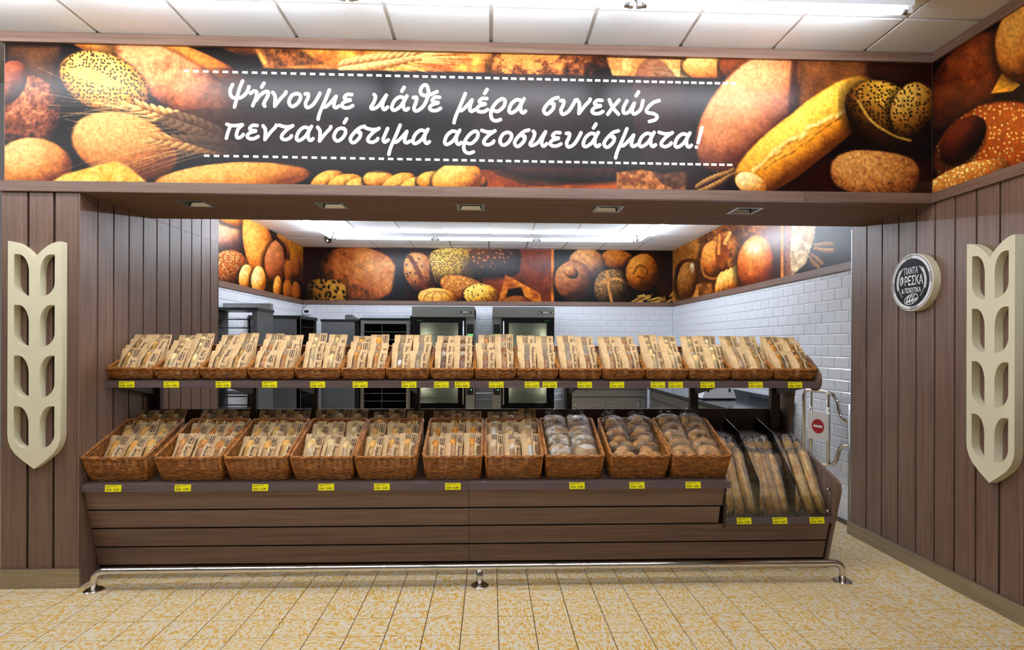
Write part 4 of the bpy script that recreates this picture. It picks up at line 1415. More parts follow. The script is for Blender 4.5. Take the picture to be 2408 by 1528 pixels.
# upper shelf: sloping tray with a front lip, rounded end cheek
for x0, x1 in ((XL + .002, SEAM + .03), (SEAM + .032, 2.245)):
    MB().prism([(.240, 1.208), (.240, 1.250), (.262, 1.252), (.262, 1.23), (.250, 1.208)], lambda p, q, h: (h, p, q), x0, x1).build('shelf_lip', 'lip', dc)
MB().prism([(.25, 1.208), (.25, 1.243), (.66, 1.412), (.66, 1.375)], lambda p, q, h: (h, p, q), XL + .002, 2.245).build('upper_shelf', 'dark_wood', dc)
chk = arc(.302, 1.262, .072, .078, 120, 300, 14)
chk = [(.60, 1.44), (.42, 1.43), (.36, 1.40)] + chk + [(.40, 1.205), (.60, 1.30)]
MB().prism(chk, lambda p, q, h: (h, p, q), 2.247, 2.268).build('end_cheek', 'wood_h', dc)
# slotted uprights and shelf brackets
for xc, w in ((-2.48, .04), (-1.76, .019), (-1.31, .02), (-.55, .019), (.602, .02), (1.565, .03), (2.20, .034)):
    u_ = bx('upright', 'post', dc, xc - w, xc + w, .735, .775, .0, 1.40)
    s_ = MB()
    for k in range(9):
        z = .92 + k * .034
        s_.box(xc - .004, xc + .004, .7335, .7352, z, z + .016)
    s_.build('slot', 'black', u_)
    MB().prism([(.735, 1.20), (.30, 1.205), (.735, 1.12)], lambda p, q, h: (h, p, q), xc - .006, xc + .006).build('bracket', 'post', dc)
# glass: front pane held by chrome studs, two partitions
bx('front_glass', 'glass', dc, LIPX + .012, XCR - .03, .126, .131, .362, .592)
for xs in (LIPX + .03, XCR - .03):
    for z in (.40, .545):
        MB().tube([(xs - .012, .120, z), (xs - .012, .142, z)], .009, 12).build('glass_stud', 'chrome', dc, True)
for xd in (1.787, 2.028):
    pr = [(.132, .368), (.134, .594), (.435, .874), (.76, .967), (.76, .90), (.21, .368)]
    d_ = MB().prism(pr, lambda p, q, h: (h, p, q), xd - .0022, xd + .0022).build('partition', 'glass', dc)
    MB().tube([(xd, p, q) for p, q in pr[:4]], .0022, 6).build('edge', 'glass_edge', d_)

# ---- chrome kick rail on three feet
fr = thing('kick_rail', 'polished chrome kick rail on three feet along the counter base', 'rail')
yr, zr_, rr = -.035, .118, .0215
bend = lambda x, s: [(x + s * .06 * (1 - math.cos(R(a))) - 0 * s, yr, zr_ - .06 + .06 * math.sin(R(a))) for a in range(0, 91, 15)]
pathL = [(-2.395, yr, .006)] + bend(-2.395, 1)
pathR = [(x, y, z) for x, y, z in reversed(bend(2.248, -1))] + [(2.248, yr, .006)]
MB().tube(pathL + pathR, rr, 16).build('rail', 'chrome', fr, True)
MB().tube([(-.06, yr, .006), (-.06, yr, zr_ - .012)], rr * .95, 16).build('middle_leg', 'chrome', fr, True)
for xf in (-2.395, -.06, 2.248):
    MB().lathe([(0, .008), (.05, .008), (.055, .004), (.055, 0)], 28, 'Z', (xf, yr, 0)).build('base_plate', 'chrome', fr)


# ================================================================== WICKER BASKETS
def wicker_meshes(w, d, h, wb_, db, rows_, stake, rs):
    """w, d: rim width and depth; wb_, db: same at the base; base front edge at y = 0, z = 0"""
    yo = (d - db) / 2
    def loop(t_h, n):
        ww, dd = wb_ + (w - wb_) * t_h, db + (d - db) * t_h
        rad = .022
        x0, x1, y0, y1 = -ww / 2, ww / 2, -yo * t_h, -yo * t_h + dd
        seg = [((x0 + rad, y0), (x1 - rad, y0)), ((x1, y0 + rad), (x1, y1 - rad)), ((x1 - rad, y1), (x0 + rad, y1)), ((x0, y1 - rad), (x0, y0 + rad))]
        pts = []
        for k, (a, b) in enumerate(seg):
            m_ = max(2, int(round(n * math.dist(a, b) / (2 * (ww + dd)))))
            pts += [(a[0] + (b[0] - a[0]) * i / m_, a[1] + (b[1] - a[1]) * i / m_) for i in range(m_)]
            cx_, cy_ = ((x1 - rad, y0 + rad), (x1 - rad, y1 - rad), (x0 + rad, y1 - rad), (x0 + rad, y0 + rad))[k]
            pts += [(cx_ + rad * math.cos(R(-90 + 90 * k + a2)), cy_ + rad * math.sin(R(-90 + 90 * k + a2))) for a2 in (0, 45)]
        return pts
    per = 2 * (w + d)
    n = int(per / stake) * 2
    rnd = random.Random(int(w * 1000))
    wv = MB()
    n0 = len(loop(1, n))
    for r in range(rows_):
        th = (r + .5) / rows_ * .93
        L = loop(th, n)
        m_ = len(L)
        P = []
        for i, (x, y) in enumerate(L):
            a, b = L[i - 1], L[(i + 1) % m_]
            nx_, ny_ = b[1] - a[1], -(b[0] - a[0])
            q = math.hypot(nx_, ny_) or 1
            s_ = (1 if (i // 2 + r) % 2 else -1) * .0027
            P.append((x + nx_ / q * s_, y + ny_ / q * s_, h * th + rnd.uniform(-.0006, .0006)))
        wv.tube(P, rs * rnd.uniform(.9, 1.1), 5, True)
    Lt = loop(1, n)
    for i in range(0, len(Lt), 4):      # upright stakes
        x, y = Lt[i]
        Lb = loop(0, n)
        j = min(i, len(Lb) - 1)
        wv.tube([(Lb[j][0], Lb[j][1], 0), (x, y, h * .96)], .0024, 5)
    rim = MB()
    m_ = len(Lt)
    for k in range(3):                  # plaited rim of three twisted strands
        P = []
        for i, (x, y) in enumerate(Lt):
            a, b = Lt[i - 1], Lt[(i + 1) % m_]
            nx_, ny_ = b[1] - a[1], -(b[0] - a[0])
            q = math.hypot(nx_, ny_) or 1
            ph = 2 * math.pi * (i / m_ * round(m_ / 9) + k / 3)
            P.append((x + nx_ / q * .006 * math.cos(ph), y + ny_ / q * .006 * math.cos(ph), h + .005 * math.sin(ph)))
        rim.tube(P, .0052, 6, True)
    cp = []
    for sx_ in (-1, 1):
        for fy in (0, 1):
            cp.append(MB().tube([(sx_ * (wb_ / 2 - .006), .006 + fy * (db - .012), 0), (sx_ * (w / 2 - .006), -yo + .006 + fy * (d - .012), h)], .0075, 7).mesh('corner_post', True))
    fl = MB().box(-wb_ / 2 + .004, wb_ / 2 - .004, .004, db - .004, 0, .006)
    return (wv.mesh('weave', True), rim.mesh('rim', True), cp, fl.mesh('base'))


def basket(name, label, cat, grp, loc, tilt, meshes, yaw=0):
    t = thing(name, label, cat, loc, (R(tilt), 0, R(yaw)), grp)
    link('weave', meshes[0], 'wicker', t)['kind'] = 'stuff'
    link('rim', meshes[1], 'wicker', t)
    for cm in meshes[2]:
        link('corner_post', cm, 'wicker', t)
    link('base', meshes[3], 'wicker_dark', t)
    return t


UP_M = wicker_meshes(.297, .40, .076, .287, .386, 12, .040, .0032)
LO_M = wicker_meshes(.397, .50, .172, .378, .470, 24, .042, .0036)
UPX = [-2.525, -2.222, -1.924, -1.613, -1.303, -.998, -.701, -.405, -.107, .180, .465, .761, 1.060, 1.358, 1.655, 1.952, 2.254]
UPC = [(UPX[i] + UPX[i + 1]) / 2 for i in range(16)]
LOX = [(-2.526, -2.126), (-2.084, -1.669), (-1.659, -1.262), (-1.254, -.856), (-.854, -.464), (-.428, -.043), (-.037, .345), (.351, .735), (.768, 1.160), (1.166, 1.560)]
LOC = [(a + b) / 2 for a, b in LOX]
for i, xc in enumerate(UPC):
    o = basket('wicker_tray', 'shallow wicker tray of bagged bread, %s from the left on the upper shelf' % ORD[i], 'basket', 'wicker trays on the upper shelf', (xc, .292, 1.264), 22, UP_M)
    o.scale.x = (UPX[i + 1] - UPX[i] - .003) / .302
HOLD = ['kraft bread bags'] * 7 + ['wrapped floury round loaves', 'wrapped small rolls', 'wrapped seeded rings']
for i, xc in enumerate(LOC):
    o = basket('wicker_basket', 'deep wicker basket of %s, %s from the left on the lower deck' % (HOLD[i], ORD[i]), 'basket', 'wicker baskets on the lower deck', (xc, .098, .634), 21, LO_M)
    o.scale.x = (LOX[i][1] - LOX[i][0]) / .412


# ================================================================== BREAD
def blob(L, r, n=18, m_=12, pw=2.0, flat=1.0, scores=0, bend_=0.0, seed=0, tip=.9, rough_=.018):
    """long loaf along local y, centred; r radius, superellipse ends, optional slashes across the top"""
    rnd = np.random.RandomState(seed)
    ph = rnd.rand(6) * 6.28
    P = []
    for j in range(m_ + 1):
        t = j / m_ * 2 - 1
        rad = r * max(0.0, (1 - abs(t) ** (pw * 1.6))) ** (1 / pw) if abs(t) < 1 else 0
        row = []
        for i in range(n):
            a = 2 * math.pi * i / n
            k = 1 + rough_ * math.sin(3 * a + 4 * t + ph[0]) + rough_ * math.sin(5 * t * 3 + ph[1] + a)
            z = math.sin(a)
            if scores and z > .2:
                k -= .16 * max(0, math.sin(scores * math.pi * (t + .35 * math.cos(a)))) ** 6
            row.append((rad * k * math.cos(a) + bend_ * (t * t - .4), t * L / 2, rad * k * z * flat))
        P.append(row)
    return MB().grid(P, True)


def ring(Rr, r, n=22, m_=10):
    P = []
    for j in range(m_ + 1):
        b = 2 * math.pi * j / m_
        P.append([((Rr + r * math.cos(b)) * math.cos(2 * math.pi * i / n), (Rr + r * math.cos(b)) * math.sin(2 * math.pi * i / n), r * math.sin(b) * .95) for i in range(n)])
    return MB().grid(P, True)


# ---- kraft bags with a clear window strip
FRX = [0, .08, .17, .25, .33, .40, .48, .56, .63, .72, .81, .90, 1]


def bag_surface(w, L, t, seed):
    rnd = np.random.RandomState(seed)
    ph = rnd.rand(8) * 6.28
    am = .0008 + .0008 * rnd.rand()

    def th(f):
        k = np.clip((f - .48) / .5, 0, 1)
        return t * (1 - k * k * (3 - 2 * k)) * np.clip(.55 + f * 3, 0, 1) + .003

    def zf(x, y):
        f = y / L
        s_ = 1 - abs(2 * x / w) ** 3.2
        cr = am * (math.sin(x * 120 + ph[0] + y * 30) + math.sin(y * 75 + ph[1] - x * 60) + .7 * math.sin(y * 160 + x * 90 + ph[2]))
        return float(th(f)) / 2 * max(0, s_) + cr * max(0, s_) + .010 * math.sin(f * 3 + ph[3]) * f

    def zb(x, y):
        f = y / L
        s_ = 1 - abs(2 * x / w) ** 3.2
        return -float(th(f)) / 2 * max(0, s_) * .9 + .010 * math.sin(f * 3 + ph[3]) * f
    return zf, zb


# words on the bag: small brown script below a printed wheat ear
SCRIPT = {
    'S': [[(.72, .92), (.5, 1.0), (.28, .82), (.5, .55), (.66, .3), (.4, .04), (.1, .1)]],
    'o': [[(.4, .5), (.1, .3), (.2, .04), (.45, .1), (.55, .35), (.4, .5)]],
    'v': [[(.1, .48), (.2, .04), (.5, .48)]],
    'i': [[(.15, .48), (.1, .12), (.25, .04)], [(.2, .68), (.26, .78)]],
    'r': [[(.05, -.35), (.15, .1), (.35, .5), (.55, .3), (.35, .02), (.15, .1)]],
    'f': [[(.45, .8), (.25, -.3)], [(.1, .4), (.15, .08), (.5, .1), (.62, .4)]],
    'a': [[(.5, .48), (.2, .42), (.08, .1), (.4, .1), (.5, .48), (.5, .1), (.62, .06)], [(.42, .68), (.5, .8)]],
}
WORD = [('S', .62), ('o', .56), ('v', .52), ('i', .34), ('r', .58), ('f', .68), ('a', .85)]


def bag_set(w, L, t, seed, logo, shift):
    zf, zb = bag_surface(w, L, t, seed)
    ny = 14
    ys = [L * j / ny for j in range(ny + 1)]
    xs = [(f - .5) * w for f in FRX]
    nx_ = len(xs)
    nar = lambda y: 1 - .05 * math.sin(math.pi * min(1, y / L * 1.15))

    def pt(i, j, z):
        y = ys[j] + (.0022 if (j == ny and i % 2) else 0)
        return (xs[i] * nar(ys[j]), y, z(xs[i], ys[j]))
    front = [[pt(i, j, zf) for i in range(nx_)] for j in range(ny + 1)]
    back = [[pt(i, j, zb) for i in range(nx_ - 1, -1, -1)] for j in range(ny + 1)]
    pap = MB()
    pap.grid([r[:5] for r in front]).grid([r[8:] for r in front]).grid(back)
    pap.add([front[0][i] for i in range(nx_)] + [back[0][i] for i in range(nx_)], [tuple(range(2 * nx_ - 1, -1, -1))])
    film = MB().grid([r[4:9] for r in front])
    pr = MB()
    xc = .315 * w
    lift = .0009
    fn = lambda x, y: (x * nar(y), y, zf(x, y) + lift)
    y0 = L * .985 - shift
    if logo:
        s_ = .070 / 1.375
        me = EMBLEM2D
        k = len(pr.v)
        pr.v += [fn(xc + v_.co.x * s_ * 1.9, y0 + v_.co.y * s_ - .004) for v_ in me.vertices]
        pr.f += [tuple(i + k for i in p.vertices) for p in me.polygons]
        y0 -= .092
    size = .021
    while y0 > .02:
        for ch, adv in WORD:
            for st in SCRIPT[ch]:
                if y0 - size * .8 < .008:
                    continue
                ribbon(pr, [(q * size + xc - size * .35, y0 - p * size) for p, q in st], .0016, fn, 3, 2)
            y0 -= adv * size
        y0 -= .010
        if y0 < .03:
            break
    return (pap.mesh('bread_bag', True), film.mesh('window', True), pr.mesh('print'))


BAG_UP = [bag_set(.130, .215, .056, 11 + k, k % 3 != 2, .012 * (k % 4)) for k in range(6)]
BAG_LO = [bag_set(.121, .262, .074, 51 + k, True, .010 * (k % 2)) for k in range(6)]
IN_UP = {k: v for k, v in dict(
    stick=blob(.17, .0245, 14, 12, 2.6, .95, 0, 0, 1).mesh('loaf', True),
    roll=blob(.15, .0255, 14, 12, 1.9, .9, 5, 0, 2).mesh('loaf', True),
    bun=blob(.095, .0265, 14, 10, 1.5, .85, 0, 0, 3).mesh('loaf', True),
    twist=blob(.16, .025, 16, 14, 1.9, .9, 8, .004, 4).mesh('loaf', True)).items()}
IN_LO = {k: v for k, v in dict(
    stick=blob(.20, .034, 14, 12, 2.2, .95, 0, 0, 5).mesh('loaf', True),
    roll=blob(.20, .0375, 14, 12, 2.0, .84, 5, 0, 6).mesh('loaf', True)).items()}
MATSETS = {}


def with_mat(me, mat):
    """the same loaf shape in another crust (mesh copy per crust, shared by all loaves of it)"""
    k = (me.name, mat)
    if k not in MATSETS:
        c = me.copy()
        c.materials.clear()
        c.materials.append(M[mat])
        MATSETS[k] = c
    return MATSETS[k]


def bread_bag(label, grp, meshes, loaf_me, loaf_mat, loc, lean, yaw, roll, lp):
    o = tag(link('bread_bag', meshes[0], 'kraft'), label, 'bag', grp)
    o.matrix_world = Matrix.Translation(loc) @ Matrix.Rotation(R(yaw), 4, 'Z') @ Matrix.Rotation(R(lean), 4, 'X') @ Matrix.Rotation(R(roll), 4, 'Z')
    link('window', meshes[1], 'film', o)
    link('print', meshes[2], 'ink_brown', o, 'stuff')
    put(link('loaf', with_mat(loaf_me, loaf_mat), None, o), (random.uniform(-.008, .000), lp, -.004), (0, random.uniform(0, 6), random.uniform(-.06, .06)))
    return o


# upper trays: (rows, shape, crust, yaw of the bags)
UPSPEC = [(4, 'stick', 'b_gold', 2), (4, 'stick', 'b_pale', 2), (4, 'roll', 'b_gold', 2), (4, 'roll', 'b_orange', 3), (3, 'stick', 'b_pale', 0), (3, 'stick', 'b_orange', 0),
          (3, 'bun', 'b_flour', 0), (3, 'twist', 'b_dark', 0), (3, 'roll', 'b_brown', 0), (3, 'bun', 'b_brown', -1), (3, 'bun', 'b_orange', -1), (3, 'twist', 'b_brown', -2),
          (4, 'stick', 'b_pale', -2), (3, 'stick', 'b_pale', -3), (4, 'twist', 'b_gold', -4), (4, 'stick', 'b_orange', -5)]
ROWW = {4: ['front', 'second', 'third', 'back'], 3: ['front', 'middle', 'back']}
for i, (nr, shp, crust, yw) in enumerate(UPSPEC):
    for r in range(nr):
        f = r / (nr - 1)
        for c in (0, 1):
            rnd = random.Random(i * 100 + r * 10 + c)
            top = (.425 + .115 * f + rnd.uniform(-.006, .006), 1.452 + .112 * f + rnd.uniform(-.010, .008))
            lean = 55 + 10 * f + rnd.uniform(-2, 2)
            L = .215
            by, bz = top[0] - L * math.cos(R(lean)), top[1] - L * math.sin(R(lean))
            xx = UPC[i] + (c - .5) * .132 + rnd.uniform(-.004, .004) - .002 * yw * (1 - f)
            bread_bag('kraft window bread bag, %s row %s, %s upper tray from the left' % (ROWW[nr][r], ('left', 'right')[c], ORD[i]), 'bagged bread in the upper trays',
                      BAG_UP[(i + r + c * 3) % 6 if i not in (6, 7, 9, 10, 11) else 2 + 3 * c], IN_UP[shp], crust, (xx, by, bz), lean, yw * .6 + rnd.uniform(-1.5, 1.5), rnd.uniform(-1.5, 1.5),
                      {'stick': .112, 'roll': .105, 'bun': .10, 'twist': .108}[shp])

LOSPEC = [('roll', 'b_gold'), ('roll', 'b_brown'), ('roll', 'b_gold'), ('roll', 'b_pale'), ('roll', 'b_gold'), ('stick', 'b_orange'), ('roll', 'b_flour')]
for i, (shp, crust) in enumerate(LOSPEC):
    for r in range(3):
        for c in range(3):
            rnd = random.Random(i * 57 + r * 7 + c + 900)
            top = ((.300, .440, .570)[r] + rnd.uniform(-.008, .008), (.888, .948, 1.022)[r] + rnd.uniform(-.010, .008))
            lean = (49, 50, 52)[r] + rnd.uniform(-3, 3)
            L = .262
            by, bz = top[0] - L * math.cos(R(lean)), top[1] - L * math.sin(R(lean))
            xx = LOC[i] + (c - 1) * .116 + rnd.uniform(-.004, .004)
            bread_bag('kraft window bread bag, %s row %s, %s lower basket from the left' % (ROWW[3][r], ('left', 'centre', 'right')[c], ORD[i]), 'bagged bread in the lower baskets',
                      BAG_LO[(i + r * 2 + c) % 6], IN_LO[shp], crust, (xx, by, bz), lean, rnd.uniform(-2, 2), rnd.uniform(-2, 2), .132)


# ---- loaves, rolls and rings in crinkled clear wrap
def crinkle(sx_, sy, sz, seed, flap=True):
    rnd = np.random.RandomState(seed)
    n, m_ = 22, 12
    P = []
    for j in range(m_ + 1):
        b = math.pi * j / m_ - math.pi / 2
        row = []
        for i in range(n):
            a = 2 * math.pi * i / n
            k = 1 + .07 * rnd.randn() * math.cos(b)
            e = .75
            cx_, sn = math.cos(a), math.sin(a)
            row.append((sx_ * k * math.cos(b) ** e * math.copysign(abs(cx_) ** .8, cx_), sy * k * math.cos(b) ** e * math.copysign(abs(sn) ** .8, sn), sz * k * math.sin(b)))
        P.append(row)
    b_ = MB().grid(P, True)
    if flap:            # gathered, fluttering end of the wrap
        Q = []
        for j in range(4):
            Q.append([((i / 7 - .5) * sx_ * (1.5 - .2 * j) + .006 * rnd.randn(), sy * (.85 + .17 * j), sz * (.35 + .14 * j) + .010 * rnd.randn()) for i in range(8)])
        b_.grid(Q)
    return b_


def slope_pt(xc, fx, s, hgt):
    """point in a lower basket: fx across, s along its floor, hgt above the floor"""
    c_, s_ = math.cos(R(21)), math.sin(R(21))
    return (xc + fx, .118 + s * c_ - hgt * s_, .640 + s * s_ + hgt * c_)


WR = [crinkle(.092, .096, .058, 200 + k).mesh('wrap') for k in range(4)]
WR_S = [crinkle(.086, .066, .052, 220 + k).mesh('wrap') for k in range(4)]
RLOAF = []
for k in range(3):
    b_ = blob(.172, .088, 22, 12, 1.9, .62, 2, 0, 300 + k)
    RLOAF.append(b_.mesh('loaf', True))
ROLLS = blob(.088, .044, 16, 10, 1.8, .8, 0, 0, 310).mesh('loaf', True)
RING = ring(.050, .034).mesh('bread_ring', True)
SIDE2 = ('left', 'right')
for r in range(4):
    for c in (0, 1):
        rnd = random.Random(3000 + r * 2 + c)
        t = thing('round_loaf', 'floury round loaf in clear wrap, %s row %s of the eighth basket' % (ROWW[4][r], SIDE2[c]), 'bread', slope_pt(LOC[7], (c - .5) * .165, .075 + r * .108, .112 + .012 * r), (R(38), 0, rnd.uniform(-.3, .3)), 'wrapped round loaves')
        put(link('loaf', with_mat(RLOAF[(r + c) % 3], 'b_flour'), None, t), (0, 0, 0))
        put(link('wrap', WR[(r * 2 + c) % 4], 'wrap', t), (0, 0, .002))
for r in range(4):
    for c in (0, 1):
        rnd = random.Random(3100 + r * 2 + c)
        t = thing('roll_pack', 'clear pack of three small brown rolls, %s row %s of the ninth basket' % (ROWW[4][r], SIDE2[c]), 'bread', slope_pt(LOC[8], (c - .5) * .168, .075 + r * .108, .108 + .014 * r), (R(32), 0, rnd.uniform(-.4, .4)), 'packs of small rolls')
        for k, (px_, py_) in enumerate(((-.042, -.02), (.040, -.024), (.0, .038))):
            put(link('roll', with_mat(ROLLS, ('b_sesame', 'b_gold', 'b_sesame', 'b_orange')[(r + c + k) % 4]), None, t), (px_, py_, rnd.uniform(-.004, .01)), (0, 0, rnd.uniform(0, 3)))
        put(link('wrap', WR_S[(r + c) % 4], 'wrap', t), (0, .005, .004), None, (1.05, 1.25, 1.05))
for r in range(5):
    for c in (0, 1):
        rnd = random.Random(3200 + r * 2 + c)
        t = thing('bread_ring', 'seeded bread ring in clear wrap, %s row %s of the tenth basket' % (['front', 'second', 'third', 'fourth', 'back'][r], SIDE2[c]), 'bread', slope_pt(LOC[9], (c - .5) * .166 + rnd.uniform(-.006, .006), .068 + r * .088, .112 + .010 * r), (R(40), 0, rnd.uniform(-.3, .3)), 'wrapped bread rings')
        link('ring', with_mat(RING, 'b_sesame'), None, t)
        put(link('wrap', WR_S[(r + 2 * c) % 4], 'wrap', t), (0, 0, .002), None, (1.03, 1.35, .78))

# ---- baguettes standing in the glass-fronted bay
BAG = [blob(.440 + .02 * k, .0340, 14, 22, 3.2, .95, 9, .012 * (k - 1), 400 + k, rough_=.02).mesh('baguette', True) for k in range(3)]


def sleeve(L, r, seed):
    rnd = np.random.RandomState(seed)
    P = []
    fold = 1 + .06 * rnd.randn(14)
    for j in range(19):
        t = j / 18
        k = r * (1.0 if t < .9 else 1.0 - (t - .9) * 5)
        P.append([(k * fold[i] * math.cos(2 * math.pi * i / 14) * (1 + .02 * rnd.randn()), (t - .5) * L, k * fold[i] * math.sin(2 * math.pi * i / 14) * (1 + .02 * rnd.randn())) for i in range(14)])
    return MB().grid(P, True).mesh('sleeve')


SLV = [sleeve(.50, .0385, 500 + k) for k in range(3)]
bays = [(1.575, 1.782), (1.794, 2.022), (2.034, 2.262)]
for bi, (x0, x1) in enumerate(bays):
    for row in range(2):
        n = 3 if bi != 1 else 4
        for k in range(n):
            rnd = random.Random(4000 + bi * 20 + row * 7 + k)
            fx = x0 + .034 + (x1 - x0 - .068) * (k / (n - 1)) + rnd.uniform(-.006, .006)
            s_ = .40 + row * .055 + rnd.uniform(-.02, .02)
            a = R(58)
            mid = .225
            q0 = (.172, .368) if row == 0 else (.256, .430)
            p = (fx, q0[0] + mid * math.cos(a), q0[1] + mid * math.sin(a) + rnd.uniform(-.012, .012))
            lab = '%s baguette in clear sleeve, %s row of the %s bay' % ((('left', 'middle', 'right') if n == 3 else ('leftmost', 'second', 'third', 'rightmost'))[k], ('front', 'back')[row], ('left', 'middle', 'right')[bi])
            t = thing('baguette', lab, 'bread', p, (a, 0, R(rnd.uniform(-2.5, 2.5) + (2 if bi == 2 else 0))), 'baguettes in the glass bay')
            link('loaf', with_mat(BAG[(k + row) % 3], 'b_baguette' if bi != 1 else 'b_baguette_dark'), None, t)
            link('sleeve', SLV[k % 3], 'sleeve', t)

# ================================================================== PRICE TAGS
PR = {}


def price_tag(x, y, z, tilt, price, label, grp, yaw=0):
    t = thing('price_tag', label, 'price tag', (x, y, z), (R(90 - tilt), 0, R(yaw)), grp)
    if 'card' not in PR:
        PR['card'] = MB().box(-.049, .049, -.0205, .0205, 0, .0012).mesh('card')
        b = MB()
        for k, (xa, xb, yy) in enumerate(((-.042, .022, .0135), (-.042, -.020, .0065))):
            q = xa
            rnd = random.Random(k)
            while q < xb:
                l = rnd.uniform(.002, .0035)
                b.box(q, q + l, yy - .0017, yy + .0017, .0012, .0015)
                q += l + .0012
        q = -.042
        rnd = random.Random(9)
        while q < -.010:
            l = rnd.choice((.0008, .0014, .002))
            b.box(q, q + l, -.0135, -.0035, .0012, .0015)
            q += l + .0012
        b.box(.0375, .0395, -.011, -.006, .0012, .0015)
        PR['lines'] = b.mesh('print')
    link('card', PR['card'], 'yellow', t)
    link('print', PR['lines'], 'ink', t, 'stuff')
    if price not in PR:
        PR[price] = text_mesh(price, .0175, 1.05, .0003)
    put(link('price', PR[price], 'ink', t), (.019, -.0085, .0016))
    return t


UT = [(298, '0,39'), (403, '0,49'), (525, '0,59'), (634, '0,49'), (747, '0,59'), (847, '0,59'), (962, '0,69'), (1038, '0,79'), (1087, '0,85'), (1167, '0,39'), (1251, '0,29'), (1293, '0,39'),
      (1375, '0,22'), (1451, '0,65'), (1547, '0,45'), (1589, '0,59'), (1664, '0,49'), (1777, '0,59'), (1870, '0,38')]
for k, (u_, pr_) in enumerate(UT):
    p = onY(u_, 903, .2385)
    price_tag(p.x, .2392, 1.2295, 0, pr_, 'yellow price tag on the upper shelf edge, %s from the left' % ORD[k], 'upper shelf price tags')
LT = [(266, '0,38'), (430, '0,38'), (612, '0,38'), (767, '0,49'), (898, '0,49'), (1065, '0,48'), (1357, '0,48'), (1498, '0,85'), (1630, '0,85')]
for k, (u_, pr_) in enumerate(LT):
    p = onY(u_, 1146, .025)
    price_tag(p.x, .0258, .603, 8, pr_, 'yellow price tag on the lower deck lip, %s from the left' % ORD[k], 'lower deck price tags')
for k, (u_, pr_) in enumerate(((1748, '0,38'), (1832, '0,49'), (1919, '0,49'))):
    p = onY(u_, 1226, .122)
    price_tag(p.x, .1118, .343, 13, pr_, 'yellow price tag under the baguette bay, %s of three' % ('left', 'middle', 'right')[k], 'baguette bay price tags')


